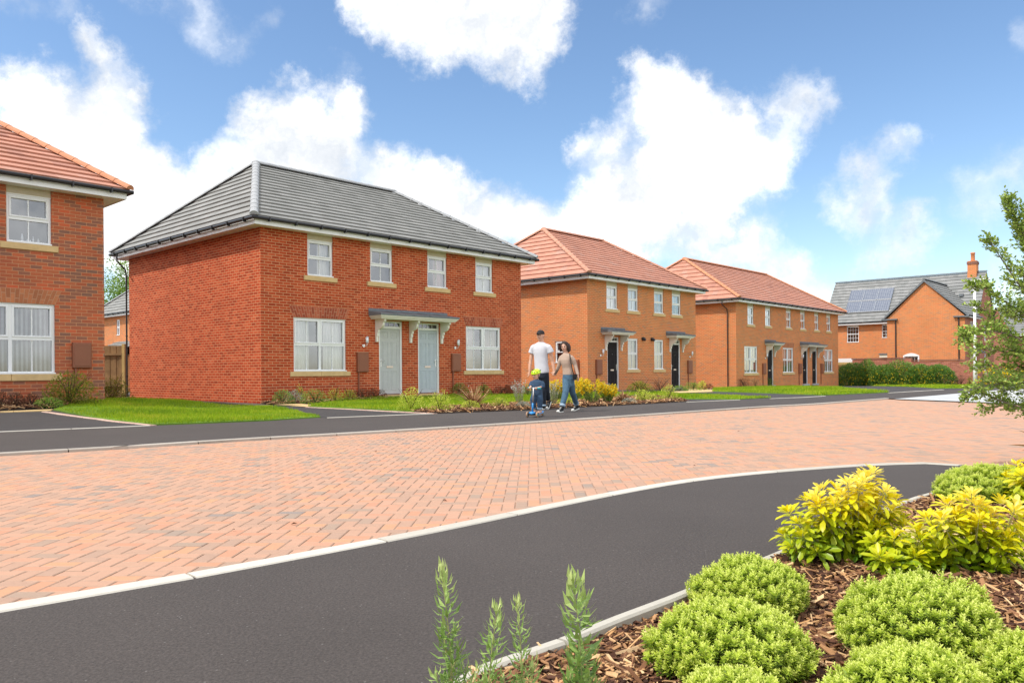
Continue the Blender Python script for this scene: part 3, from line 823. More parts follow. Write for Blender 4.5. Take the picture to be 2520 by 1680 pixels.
for i in range(3):
    for j in range(2):
        x0 = -4.62 + i*1.14; s0 = 1.05 + j*1.28
        a, b_, c, d = slp(x0, s0), slp(x0+1.1, s0), slp(x0+1.1, s0+1.22), slp(x0, s0+1.22)
        mb.face([a,b_,c,d], 0, [(0,0),(1.1,0),(1.1,1.22),(0,1.22)])
        q = nv*.012
        for u_, v_ in ((a,b_),(b_,c),(c,d),(d,a)): fr5.tube([u_+q, v_+q], .022, 4, smooth=False)
sp = mb.build('solar_panel', M['solar'], h5); fr5.build('panel_frame', M['chrome'], sp, merge=False)
mb = MB()
for (x, s_) in ((-.55, 1.0), (3.7, 2.2)):
    a = slp(x, s_); mb.box(a.x, a.x+.28, a.y-.12, a.y+.15, a.z-.06, a.z+.12)
mb.build('roof_vent', M['lead'], rf)
# ================================================================= ground
def poly_in(px, py, poly):
    inside = np.zeros(px.shape, dtype=bool); n = len(poly); j = n-1
    for i in range(n):
        xi, yi = poly[i]; xj, yj = poly[j]
        c = ((yi > py) != (yj > py)) & (px < (xj-xi)*(py-yi)/(yj-yi+1e-12)+xi)
        inside ^= c; j = i
    return inside

def terr_np(x, y):
    def s(a, b, v):
        t = np.clip((v-a)/(b-a), 0, 1); return t*t*(3-2*t)
    return -.45*s(28, 64, y) + .17*s(6.5, 9.5, -x)*s(13.5, 16.5, y)*(1-s(19.5, 23, y))

def sheet(name, pts, zo, mat, kind='structure', edge=0.0, fine=None, label=None, cat=None):
    bm = bmesh.new()
    vs = [bm.verts.new((p[0], p[1], 0)) for p in pts]
    f = bm.faces.new(vs); f.normal_update()
    if f.normal.z < 0: f.normal_flip()
    bmesh.ops.triangulate(bm, faces=bm.faces[:])
    xs = [p[0] for p in pts]; ys = [p[1] for p in pts]
    cutsY = [y for y in [13.5+.75*k for k in range(13)] + list(range(28, 66, 3)) if min(ys) < y < max(ys)]
    cutsX = [x for x in [-12+.6*k for k in range(11)] if min(xs) < x < max(xs)] if (min(xs) < -6 and max(ys) > 13) else []
    for y in cutsY: bmesh.ops.bisect_plane(bm, geom=bm.verts[:]+bm.edges[:]+bm.faces[:], plane_co=(0,y,0), plane_no=(0,1,0))
    for x in cutsX: bmesh.ops.bisect_plane(bm, geom=bm.verts[:]+bm.edges[:]+bm.faces[:], plane_co=(x,0,0), plane_no=(1,0,0))
    for v in bm.verts: v.co.z = terr(v.co.x, v.co.y) + zo
    if edge > 0:
        be = [e for e in bm.edges if len(e.link_faces) == 1]
        r = bmesh.ops.extrude_edge_only(bm, edges=be)
        for v in r['geom']:
            if isinstance(v, bmesh.types.BMVert): v.co.z -= edge
    me = bpy.data.meshes.new(name); bm.to_mesh(me); bm.free(); me.materials.append(mat)
    o = bpy.data.objects.new(name, me); col.objects.link(o)
    tag(o, label, cat, None, kind); return o

def strip(name, pts, w, h, zo, mat, seg=0.9, gap=.006, kind='structure', side=0):
    """row of kerb stones along a line"""
    P = [Vector((p[0], p[1])) for p in pts]; acc = [0.0]
    for a, b in zip(P[:-1], P[1:]): acc.append(acc[-1] + (b-a).length)
    L = acc[-1]
    def at(s):
        for i in range(len(P)-1):
            if s <= acc[i+1] or i == len(P)-2:
                t = (s-acc[i])/(acc[i+1]-acc[i]); return P[i].lerp(P[i+1], t), (P[i+1]-P[i]).normalized()
    mb = MB(); n = max(1, int(L/seg)); sub = 3 if seg > .5 else 1
    for k in range(n):
        s0 = L*k/n+gap; s1 = L*(k+1)/n-gap; tv = random.random(); rows = []
        for q in range(sub+1):
            p, d = at(s0+(s1-s0)*q/sub)
            d1 = at(min(s0+(s1-s0)*q/sub+.1, L))[1]; d = (d+d1).normalized()
            nn = Vector((-d.y, d.x)); a = p + nn*w*(.5+side*.5); b = p - nn*w*(.5-side*.5)
            z = terr(p.x, p.y)+zo; ch = .008
            ai = a - nn*ch; bi = b + nn*ch
            rows.append([(a.x,a.y,z-h),(a.x,a.y,z-ch),(ai.x,ai.y,z),(bi.x,bi.y,z),(b.x,b.y,z-ch),(b.x,b.y,z-h)])
        for r0, r1 in zip(rows[:-1], rows[1:]):
            for j in range(5): mb.face([r0[j+1], r0[j], r1[j], r1[j+1]], 0, None, tv)
        mb.face(rows[0], 0, None, tv); mb.face(rows[-1][::-1], 0, None, tv)
    o = mb.build(name, mat, merge=False); tag(o, kind=kind); return o

def smooth_line(P, n=6):
    P = [Vector((p[0], p[1])) for p in P]; out = []
    for i in range(len(P)-1):
        p0 = P[max(i-1,0)]; p1 = P[i]; p2 = P[i+1]; p3 = P[min(i+2, len(P)-1)]
        for k in range(n):
            t = k/n
            out.append(.5*((2*p1)+(p2-p0)*t+(2*p0-5*p1+4*p2-p3)*t*t+(3*p1-p0-3*p2+p3)*t**3))
    out.append(P[-1]); return [(q.x, q.y) for q in out]

M['asphalt'] = asphalt('asphalt_path', (.064,.053,.0475))
M['asphalt2'] = asphalt('asphalt_drive', (.052,.047,.046))
M['kerb'] = tintmat('kerb_concrete', [(0,(.44,.41,.35)),(1,(.57,.53,.46))], .85, .3, 60, var=.12, nscale=22)
M['kerb_far'] = tintmat('kerb_concrete_grey', [(0,(.38,.34,.29)),(1,(.47,.42,.36))], .85, .3, 60, var=.15, nscale=12)
M['kerb_pink'] = tintmat('kerb_blocks_pink', [(0,(.50,.33,.26)),(1,(.58,.42,.34))], .85, .3, 60, var=.12)
M['paver'] = tintmat('block_paving', [(0,(.28,.225,.195)),(.10,(.34,.25,.19)),(.22,(.40,.255,.185)),(.42,(.46,.275,.19)),(.65,(.49,.285,.195)),(.8,(.50,.25,.16)),(1,(.52,.285,.165))], .9, .25, 60, .2, var=.10, nscale=26)
M['paver_edge'] = tintmat('paver_dusty_edges', [(0,(.28,.215,.18)),(.2,(.39,.255,.185)),(1,(.45,.285,.20))], .95, .2, var=.1, nscale=26)
M['sand'] = plain('jointing_sand', (.36,.20,.125), .95, .2, 30, bump=.3)
M['slab'] = plain('cream_paving', (.60,.42,.19), .85, .08, 3, bump=.3, bscale=80)
M['concrete'] = plain('pale_concrete', (.46,.465,.46), .85, .08, 1.2, bump=.2, bscale=60)
M['soil'] = plain('dark_soil', (.055,.033,.022), .95, .4, 14, bump=.8, bscale=40)
M['turf'] = plain('turf', (.12,.22,.015), .95, .35, 1.2, bump=.6, bscale=50)
M['field'] = plain('far_ground', (.10,.12,.05), .95, .3, .4)
M['gravel'] = plain('gravel', (.22,.17,.13), .95, .5, 40, bump=.9, bscale=60)

def px(l): return [G(*p) for p in l]

# base ground reaching the horizon
bm = bmesh.new()
ysl = [-60, -10, 0, 10, 20, 28, 34, 40, 46, 52, 58, 64, 90, 150, 300, 900]; xsl = [-900, -200, -60, -20, 0, 20, 60, 200, 900]
grid = [[bm.verts.new((x, y, terr(0, y)-.07)) for x in xsl] for y in ysl]
for i in range(len(ysl)-1):
    for j in range(len(xsl)-1): bm.faces.new([grid[i][j], grid[i][j+1], grid[i+1][j+1], grid[i+1][j]])
me = bpy.data.meshes.new('ground'); bm.to_mesh(me); bm.free(); me.materials.append(M['field'])
tag(bpy.data.objects.new('ground', me), kind='structure'); col.objects.link(bpy.data.objects['ground'])

def ext(a, b, d):
    v = Vector((b[0]-a[0], b[1]-a[1])).normalized(); return (b[0]+v.x*d, b[1]+v.y*d)

fk = px([(0,1117),(300,1100),(600,1081),(920,1063),(1240,1043.3),(1480,1028),(1720,1011.6),(1900,999.5),(2020,993),(2188,980)])
fk = [ext(fk[1], fk[0], 14)] + fk
fk_s = smooth_line(fk, 4)
nk = px([(0,1498),(497,1412),(900,1337),(1100,1298),(1380,1240),(1580,1201),(1720,1179),(1880,1162),(2057,1148.5),(2152,1143),(2250,1140),(2304,1139.7),(2367,1145)])
nk = [ext(nk[1], nk[0], 6)] + nk
nk_s = smooth_line(nk, 4)
outer = px([(0,1062.6),(346,1048.5),(660,1035.5),(1000,1021),(1300,1009.5),(1515,998.5),(1720,988.3),(1820,983.8),(1980,977.4),(2191,966.3),(2321,959)])
outer = [ext(outer[1], outer[0], 16)] + outer

# road level block paving: real blocks in herringbone bond
right_edge = px([(2188,980),(2401,989),(2520,994),(2700,1001)]) + [(16.0, 14.0), (12.0, 3.0), (5.2, 5.2)]
road = fk + right_edge + nk[::-1]
def grow(poly_pts): return poly_pts
bl, bw = .164, .082
ang = math.radians(-1.5); ca, sa = math.cos(ang), math.sin(ang)
XX = []; 
# 90 degree herringbone: unit of side bw, staircase rows
n_ = 370
ii, jj = np.meshgrid(np.arange(-n_, n_), np.arange(-n_, n_), indexing='ij')
k_ = (ii - jj) % 4
hsel = k_ == 0; vsel = k_ == 3
hx, hy = (ii[hsel]).astype(float)*bw, (jj[hsel]).astype(float)*bw
vx, vy = (ii[vsel]).astype(float)*bw, (jj[vsel]).astype(float)*bw
cx_ = np.concatenate([hx+bw, vx+bw*.5]); cy_ = np.concatenate([hy+bw*.5, vy+bw])
hl = np.concatenate([np.full(len(hx), bl/2), np.full(len(vx), bw/2)]); hw_ = np.concatenate([np.full(len(hx), bw/2), np.full(len(vx), bl/2)])
wx = cx_*ca - cy_*sa + 2.0; wy = cx_*sa + cy_*ca + 12.0
# keep blocks inside the road, slightly widened so that the edges run under the kerbs
keep = np.zeros(wx.shape, bool)
for ox, oy in ((0,0),(.1,.12),(-.1,-.1),(.12,-.12),(-.12,.12)): keep |= poly_in(wx+ox, wy+oy, road)
vis = (wy > 1.5) & (np.abs(wx) < .75*wy + 3) & (wy < 29) & (wx < 15)
keep &= vis
wx, wy, hl, hw_ = wx[keep], wy[keep], hl[keep], hw_[keep]
N = len(wx); gapj = .0022
zt = -.0225 + np.random.uniform(-.0012, .0012, N) + terr_np(wx, wy)
tx = np.random.uniform(-.004, .004, N); ty = np.random.uniform(-.004, .004, N)
def corners(inset):
    out = []
    for sx, sy in ((-1,-1),(1,-1),(1,1),(-1,1)):
        lx = sx*(hl-inset); ly = sy*(hw_-inset)
        out.append((lx*ca-ly*sa, lx*sa+ly*ca, lx*tx+ly*ty))
    return out
c1 = corners(gapj+.005); c0 = corners(gapj)
V = np.zeros((N, 12, 3))
for i in range(4):
    V[:, i, 0] = wx+c1[i][0]; V[:, i, 1] = wy+c1[i][1]; V[:, i, 2] = zt+c1[i][2]
    V[:, 4+i, 0] = wx+c0[i][0]; V[:, 4+i, 1] = wy+c0[i][1]; V[:, 4+i, 2] = zt+c0[i][2]-.003
    V[:, 8+i, 0] = wx+c0[i][0]; V[:, 8+i, 1] = wy+c0[i][1]; V[:, 8+i, 2] = zt-.014
fb = [[0,1,2,3]] + [[4+i, 4+(i+1)%4, (i+1)%4, i] for i in range(4)] + [[8+i, 8+(i+1)%4, 4+(i+1)%4, 4+i] for i in range(4)]
Fc = (np.arange(N)*12)[:, None, None] + np.array(fb)[None]
rnd = np.random.rand(N)
# a few clusters of greyer blocks
cl = np.array([math.sin(x*1.7+y*2.3)+math.sin(x*3.1-y*1.3) for x, y in zip(wx, wy)])
rnd = np.clip(rnd*.9 + .1 - (cl > 1.1)*.15, 0, 1)
npmesh('block_paving', V.reshape(-1,3), Fc.reshape(-1,4), np.repeat(rnd, 9), [M['paver'], M['paver_edge']], midx=np.tile([0,1,1,1,1,1,1,1,1], N))
tag(bpy.data.objects['block_paving'], kind='structure')
sheet('road_bed', road, -.0275, M['sand'])

strip('kerb', fk_s, .11, .06, .012, M['kerb_far'], side=1)
strip('kerb', nk_s, .105, .05, .006, M['kerb'], side=0)
# single row of blocks beside the near kerb
nk_in = []
for a, b in zip(nk_s[:-1], nk_s[1:]):
    d = Vector((b[0]-a[0], b[1]-a[1])).normalized(); nn = Vector((-d.y, d.x)); nk_in.append((a[0]+nn.x*.075, a[1]+nn.y*.075))
M['kerb_red'] = tintmat('border_blocks', [(0,(.62,.38,.28)),(1,(.70,.44,.33))], .9, .2)
strip('block_border', nk_in, .035, .04, -.012, M['kerb_red'], seg=.2, gap=.0015)

# pale raised crossing at the far right
sheet('pale_crossing', px([(2200,981.5),(2467,959),(2600,955),(2800,1010),(2520,994),(2401,989)]), .004, M['concrete'])

# asphalt on the far side (footpath)
back = [(60, 75), (-45, 75), (-45, 12)]
far_poly = fk + px([(2203,981),(2467,959),(2600,955)]) + back
sheet('far_footpath', far_poly, 0.0, M['asphalt'])

# near footpath
bk_px = [(1155,1663),(1280.6,1618),(1382.6,1580.5),(1485,1538),(1600,1495),(1700,1455),(1800,1413),(1905,1369),(2060,1303),(2239,1232),(2337,1207)]
bk = px(bk_px); bk = [(-.55, 1.55), (-.95, 1.0), (-1.4, .2)][::-1] + bk
bk_s = smooth_line(bk, 4)
near_poly = nk + [bk[-1]] + [(3.35, 5.7)] + [(-20, -6), (-20, 1.0)]
near_poly = nk + [(3.75, 6.35)] + bk[::-1] + [(-3, -3), (-14, -3), (-14, 1.0)]
sheet('near_footpath', near_poly, 0.0, M['asphalt'])
strip('bed_kerb', bk_s + [(3.35, 5.78), (3.8, 6.45)], .045, .08, .022, M['kerb'], seg=.9, side=-1)

# driveways and private paths
sheet('driveway', [G(-700,1075)] + px([(0,1062),(346,1048),(376,1046.5),(110,1014),(0,1016)]) + [G(-700,1040)], .005, M['asphalt2'])
sheet('driveway', px([(805,1028),(1046,1018.5),(755,1002.5),(680,997.5),(600,996),(320,980.5),(316,984),(660,1000.5),(787,1027)]), .005, M['asphalt2'])
sheet('driveway', px([(1684,982),(1720,988),(1815,983.8),(1700,983)]), .005, M['asphalt2'])
sheet('driveway', px([(1690,969.5),(1763,964.3),(1905,969),(2030,974),(1975,977.5),(1900,980.5),(1896,978)]), .005, M['asphalt2'])
sheet('driveway', px([(1950,951),(2111,943.5),(2295,955),(2391,955),(2321,958.5),(2191,966),(2084,955.5)]), .006, M['asphalt2'])
def line(name, pts, w, mat, seg=.9, zo=.012): strip(name, px(pts), w, .05, zo, mat, seg)
line('driveway_edging', [(-300,1075),(0,1062.8),(180,1055.5),(376,1047.2)], .055, M['kerb'])
line('driveway_edging', [(805,1028.3),(1046,1018.8),(1072,1017.6)], .06, M['kerb'])
line('driveway_edging', [(1690,989.6),(1820,984)], .06, M['kerb'])
line('driveway_edging', [(1896,981),(1980,977.6),(2030,974.6)], .07, M['kerb'])
line('driveway_edging', [(2188,966.8),(2321,959)], .09, M['kerb'])
line('block_edging', [(108,1013.5),(170,1022),(240,1031),(310,1040),(378,1047.4)], .11, M['kerb_pink'], .22)
line('block_edging', [(755,1002.3),(850,1006.5),(950,1012),(1072,1018)], .11, M['kerb_pink'], .22)
line('cream_edging', [(-200,1014),(0,1013),(60,1011),(130,1008.5)], .30, M['slab'], .6)
sheet('cream_path', px([(672,996.2),(758,1002),(800,999.6),(730,993)]), .012, M['slab'])
sheet('cream_path', px([(1640,965),(1670,967),(1753,964.5),(1765,962),(1750,957),(1690,957)]), .012, M['slab'])
sheet('cream_path', px([(1870,955.5),(1935,951.5),(1985,947.8),(2055,942.5),(2030,941),(1960,945),(1900,950)]), .012, M['slab'])

# lawns
BL = []
def lawn(name, pts, dens, hgt=.055, wid=.008, label=None):
    P = px(pts)
    s_ = sheet(name, P, .022, M['turf'], kind='stuff', edge=.08, label=label, cat='lawn')
    xs = np.array([p[0] for p in P]); ys = np.array([p[1] for p in P])
    A = (xs.max()-xs.min())*(ys.max()-ys.min()); n = int(A*dens)
    x = np.random.uniform(xs.min()-.03, xs.max()+.03, n); y = np.random.uniform(ys.min()-.03, ys.max()+.03, n)
    k = poly_in(x, y, P); x, y = x[k], y[k]; n = len(x)
    patch = .75 + .35*np.sin(x*1.3+1)*np.sin(y*1.1) + .2*np.sin(x*4.1)*np.cos(y*3.7)
    h = hgt*np.random.uniform(.55, 1.35, n)*patch; w = wid*np.random.uniform(.6, 1.3, n)
    a = np.random.uniform(0, 2*PI, n); lean = np.random.uniform(0, .75, n)*h; la = np.random.uniform(0, 2*PI, n)
    z = terr_np(x, y)+.018
    V = np.zeros((n, 4, 3)); dx, dy = np.cos(a)*w/2, np.sin(a)*w/2
    V[:,0] = np.stack([x-dx, y-dy, z], 1); V[:,1] = np.stack([x+dx, y+dy, z], 1)
    V[:,2] = np.stack([x+dx*.25+np.cos(la)*lean, y+dy*.25+np.sin(la)*lean, z+h], 1)
    V[:,3] = np.stack([x-dx*.25+np.cos(la)*lean, y-dy*.25+np.sin(la)*lean, z+h], 1)
    F = np.arange(n*4).reshape(n, 4)
    tint = np.clip(np.random.normal(.47, .2, n) + .22*np.sin(x*.9+y*.7)*np.sin(y*1.9-x*.4) + .28*(np.sin(x*3.3+1.7*np.sin(y*2.1))*np.sin(y*2.7+x) > .72), 0, 1)
    o = npmesh('grass_blades', V.reshape(-1,3), F, tint, M['grass'], s_)
    tag(o, kind='stuff'); return s_
M['grass'] = leafmat('grass_blade', [(0,(.13,.21,.010)),(.4,(.24,.37,.010)),(.75,(.36,.47,.014)),(1,(.54,.50,.05))], .6, .35, .25)
L1 = [(131,1009),(160,1003),(185,996),(214,988.5),(262,985.5),(318,984.5),(480,991.5),(660,1001.5),(730,1013),(789,1026.8),(660,1035.3),(500,1042),(378,1046.5),(300,1037),(220,1026)]
lawn('lawn', L1, 1500, .07, .009, 'bright green lawn beside the side wall of the red brick house')
lawn('lawn', [(757,1001),(808,990),(880,981.5),(985,978),(1130,974),(1262,971),(1330,972),(1430,968),(1553,968),(1560,973),(1480,985),(1340,992),(1180,1000),(1060,1007),(1018,1013.5),(900,1007)], 800, .075, .012, 'front lawn below the pair of grey doors, behind the shrubs')
lawn('lawn', [(1553,969),(1632,966),(1700,972),(1800,974.5),(1898,978.8),(1820,982.8),(1690,982.2),(1600,977)], 500, .08, .018, 'strip of lawn in front of the two black doors')
lawn('lawn', [(1752,963.5),(1758,956.5),(1840,954),(1944,951.5),(2084,956.5),(2187,965.8),(2027,973),(1900,968.5)], 420, .085, .02, 'raised lawn in front of the long brick terrace')
lawn('lawn', [(2100,945.5),(2200,951),(2300,956),(2392,955.5),(2400,950),(2300,948),(2170,941),(2080,938)], 250, .09, .03, 'grass strip under the flowering hedge')
sheet('gravel_strip', px([(318,980.2),(640,994),(668,996.5),(655,999.5),(480,990.5),(318,983.4)]), .008, M['gravel'])

# planting beds with bark mulch
def chips(name, poly, dens, size, z0, mat, label, mn=0.35, parent=None, clip=None):
    xs = np.array([p[0] for p in poly]); ys = np.array([p[1] for p in poly])
    n = int((xs.max()-xs.min())*(ys.max()-ys.min())*dens)
    x = np.random.uniform(xs.min(), xs.max(), n); y = np.random.uniform(ys.min(), ys.max(), n)
    k = poly_in(x, y, poly)
    if clip is not None: k &= clip(x, y)
    x, y = x[k], y[k]; n = len(x)
    l = size*np.random.gamma(3.0, .33, n).clip(.3, 2.6); w = l*np.random.uniform(.07, .50, n); l = np.where(w/l < .20, l*2.0, l); w = np.where(w/l < .10, w*1.35, w); th = size*np.random.uniform(.06, .2, n)
    w = np.minimum(w, size*.75)
    a = np.random.uniform(0, 2*PI, n); pit = np.random.normal(0, .28, n); rol = np.random.normal(0, .4, n)
    z = z0(x, y) + np.random.uniform(0, size*.45, n)
    ca_, sa_ = np.cos(a), np.sin(a); cp, sp_ = np.cos(pit), np.sin(pit); cr, sr = np.cos(rol), np.sin(rol)
    V = np.zeros((n, 8, 3)); i = 0
    for sz in (-1, 1):
        for sx, sy in ((-1,-1),(1,-1),(1,1),(-1,1)):
            tw = np.random.uniform(.55, 1.1, n)
            lx = sx*l/2*np.random.uniform(.85,1.1,n); ly = sy*w/2*tw; lz = sz*th/2
            y1 = ly*cr - lz*sr; z1 = ly*sr + lz*cr
            x2 = lx*cp + z1*sp_; z2 = -lx*sp_ + z1*cp
            V[:, i, 0] = x + x2*ca_ - y1*sa_; V[:, i, 1] = y + x2*sa_ + y1*ca_; V[:, i, 2] = z + z2; i += 1
    fb = [[4,5,6,7],[0,1,5,4],[1,2,6,5],[2,3,7,6],[3,0,4,7]]
    F = (np.arange(n)*8)[:, None, None] + np.array(fb)[None]
    thin = (w/l < .20)
    tint = np.where(thin, np.random.uniform(.55, 1, n), np.random.beta(1.3, 3, n))
    o = npmesh(name, V.reshape(-1,3), F.reshape(-1,4), np.repeat(tint, 5), mat, parent)
    return tag(o, label, 'mulch', None, 'stuff')
M['bark'] = tintmat('bark_chips', [(0,(.035,.018,.012)),(.3,(.10,.045,.028)),(.6,(.24,.115,.06)),(.82,(.52,.29,.13)),(1,(.72,.50,.28))], .9, .4, 50, .15, var=.35, nscale=90)

# near bed
path_up = px([(1960,1343),(2100,1322),(2250,1308),(2400,1322),(2520,1337)]); path_lo = px([(1925,1366),(2055,1369),(2200,1383),(2347,1397),(2520,1428)])
def zbed(x, y): return .012 + .03*np.sin(x*2.1+.5)*np.sin(y*1.7)
nb = bk + [(3.35, 5.78), (3.8, 6.45), (6.5, 7.5), (6.5, -1.5), (-1.3, -1.5)]
def bed_mesh():
    xs = np.linspace(-1.6, 6.4, 81); ys = np.linspace(-1.4, 7.4, 89)
    Xg, Yg = np.meshgrid(xs, ys, indexing='ij'); Z = zbed(Xg, Yg)-.012
    V = np.stack([Xg, Yg, Z], -1).reshape(-1, 3); nyy = len(ys); F = []
    cx2 = (Xg[:-1,:-1]+Xg[1:,1:])/2; cy2 = (Yg[:-1,:-1]+Yg[1:,1:])/2
    ins = poly_in(cx2, cy2, nb)
    for i in range(len(xs)-1):
        for j in range(nyy-1):
            if ins[i, j]: F.append([i*nyy+j, (i+1)*nyy+j, (i+1)*nyy+j+1, i*nyy+j+1])
    o = npmesh('planting_bed', V, F, None, M['soil'], smooth=True); return tag(o, kind='structure')
bed_mesh()
sheet('near_soil', nb, -.03, M['soil'])
pathpoly = path_up + path_lo[::-1]
sheet('cream_path', pathpoly, .034, M['slab'], edge=.06)
inpath = lambda x, y: ~poly_in(x, y, pathpoly) & (x < .70*y+.55) & (x > -.30*y-.5)
def shrink(x, y): return inpath(x, y) & (y < 5.0)
nb_in = [(p[0]+.03, p[1]-.03) for p in bk] + nb[len(bk):]
chips('bark_mulch', nb_in, 7500, .030, zbed, M['bark'], 'bark chip mulch between the round shrubs and the cream path in the foreground', clip=lambda x, y: inpath(x, y) & (y > 1.15) & (y < 3.3))
chips('bark_mulch', nb_in, 4200, .036, zbed, M['bark'], 'bark chip mulch behind the golden leaved shrubs', clip=lambda x, y: inpath(x, y) & (y >= 3.3) & (y < 7.0))

# beds in front of the houses
b2 = px([(1018,1014.5),(1072,1017.6),(1300,1009),(1432,1002),(1515,998),(1600,993.5),(1689,988),(1660,979),(1600,975),(1480,983),(1340,990),(1180,998),(1060,1005)])
sheet('planting_bed', b2, .018, M['soil'], edge=.05)
tz = lambda x, y: terr_np(x, y)+.03
chips('bark_mulch', b2, 800, .055, tz, M['bark'], 'bark mulch under the row of shrubs along the far footpath')
b3 = px([(648,995),(672,996),(760,993),(840,988),(950,984),(945,976),(640,990)])
sheet('planting_bed', b3, .015, M['soil']); chips('bark_mulch', b3, 300, .08, tz, M['bark'], 'bark mulch at the foot of the red brick house')
b1 = px([(-120,1010),(0,1009.5),(60,1007.5),(128,1005),(165,998),(150,990),(-120,990)])
sheet('planting_bed', b1, .015, M['soil']); chips('bark_mulch', b1, 500, .07, tz, M['bark'], 'dark bark mulch below the left window')
for q in ([(1440,971),(1530,971),(1640,965),(1690,962),(1690,957),(1440,962)], [(1808,957),(1880,955),(1990,946.5),(2058,941.5),(2050,938),(1815,951)]):
    sheet('planting_bed', px(q), .012, M['soil'])
# ================================================================= plants and street things
LM = {}
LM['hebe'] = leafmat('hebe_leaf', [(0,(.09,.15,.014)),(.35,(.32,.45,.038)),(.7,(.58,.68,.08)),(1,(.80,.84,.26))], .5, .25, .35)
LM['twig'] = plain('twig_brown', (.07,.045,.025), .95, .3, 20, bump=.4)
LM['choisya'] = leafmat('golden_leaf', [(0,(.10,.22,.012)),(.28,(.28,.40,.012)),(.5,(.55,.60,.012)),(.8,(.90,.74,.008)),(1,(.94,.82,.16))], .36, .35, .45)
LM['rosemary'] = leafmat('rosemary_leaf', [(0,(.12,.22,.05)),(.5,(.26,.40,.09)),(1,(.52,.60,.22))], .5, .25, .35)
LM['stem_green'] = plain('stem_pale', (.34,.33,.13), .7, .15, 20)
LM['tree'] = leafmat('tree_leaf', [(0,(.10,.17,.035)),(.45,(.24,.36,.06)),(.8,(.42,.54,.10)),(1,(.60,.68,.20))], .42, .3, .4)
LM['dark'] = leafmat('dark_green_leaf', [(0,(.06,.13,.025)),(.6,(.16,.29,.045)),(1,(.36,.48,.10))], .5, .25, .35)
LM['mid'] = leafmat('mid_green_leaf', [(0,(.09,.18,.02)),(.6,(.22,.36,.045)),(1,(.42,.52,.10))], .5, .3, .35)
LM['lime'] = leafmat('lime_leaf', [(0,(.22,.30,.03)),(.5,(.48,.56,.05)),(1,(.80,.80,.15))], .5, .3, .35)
LM['olive'] = leafmat('olive_leaf', [(0,(.07,.09,.012)),(.5,(.20,.22,.02)),(1,(.38,.36,.04))], .55, .3, .3)
LM['russet'] = leafmat('russet_leaf', [(0,(.05,.02,.014)),(.5,(.14,.055,.03)),(1,(.28,.12,.06))], .6, .2, .25)
LM['grey'] = leafmat('grey_leaf', [(0,(.16,.18,.12)),(.5,(.32,.34,.26)),(1,(.50,.52,.44))], .7, .2, .2)
LM['straw'] = leafmat('straw_leaf', [(0,(.16,.07,.035)),(.5,(.40,.21,.10)),(1,(.66,.44,.24))], .7, .25, .2)
LM['yellow'] = leafmat('yellow_petal', [(0,(.70,.50,.01)),(.6,(.88,.62,.01)),(1,(.92,.74,.05))], .5, .35, .3)
LM['whiteflower'] = leafmat('white_petal', [(0,(.60,.58,.62)),(1,(.85,.85,.85))], .5, .3, .3)

def rand_unit(n):
    v = np.random.normal(size=(n, 3)); return v/np.linalg.norm(v, axis=1)[:, None]

def leaf_quads(P, D, L, W, bend=0.15, up=None):
    """diamond shaped leaves at points P along directions D"""
    n = len(P); R = rand_unit(n) if up is None else up
    S_ = np.cross(D, R); S_ /= np.linalg.norm(S_, axis=1)[:, None]+1e-9
    Nn = np.cross(S_, D)
    L = np.broadcast_to(np.asarray(L, float), (n,))[:, None]; W = np.broadcast_to(np.asarray(W, float), (n,))[:, None]
    V = np.zeros((n, 4, 3))
    V[:, 0] = P; V[:, 1] = P + D*L*.55 + S_*W*.5 + Nn*L*bend*.3
    V[:, 2] = P + D*L + Nn*L*(-bend)*.5; V[:, 3] = P + D*L*.55 - S_*W*.5 + Nn*L*bend*.3
    return V

def to_mesh(name, Vs, tint, mat, parent=None):
    V = np.concatenate(Vs) if isinstance(Vs, list) else Vs
    n = len(V); F = np.arange(n*4).reshape(n, 4)
    return npmesh(name, V.reshape(-1, 3), F, tint, mat, parent)

def lumpy(d, seed, k=3, amp=.25):
    rs = np.random.RandomState(seed); r = np.ones(len(d))
    for _ in range(k*3):
        c = rs.normal(size=3); c[2] = abs(c[2]); c /= np.linalg.norm(c)
        r += amp*np.exp(-((d-c)**2).sum(1)/.16)*rs.uniform(-.7, 1)
    return r

def stems_mesh(name, pts, r0, mat, parent, n=5):
    mb = MB()
    for p in pts: 
        k = len(p); mb.tube(p, [r0*(1-.7*i/(k-1)) for i in range(k)], n, caps=False)
    return mb.build(name, mat, parent, merge=False)

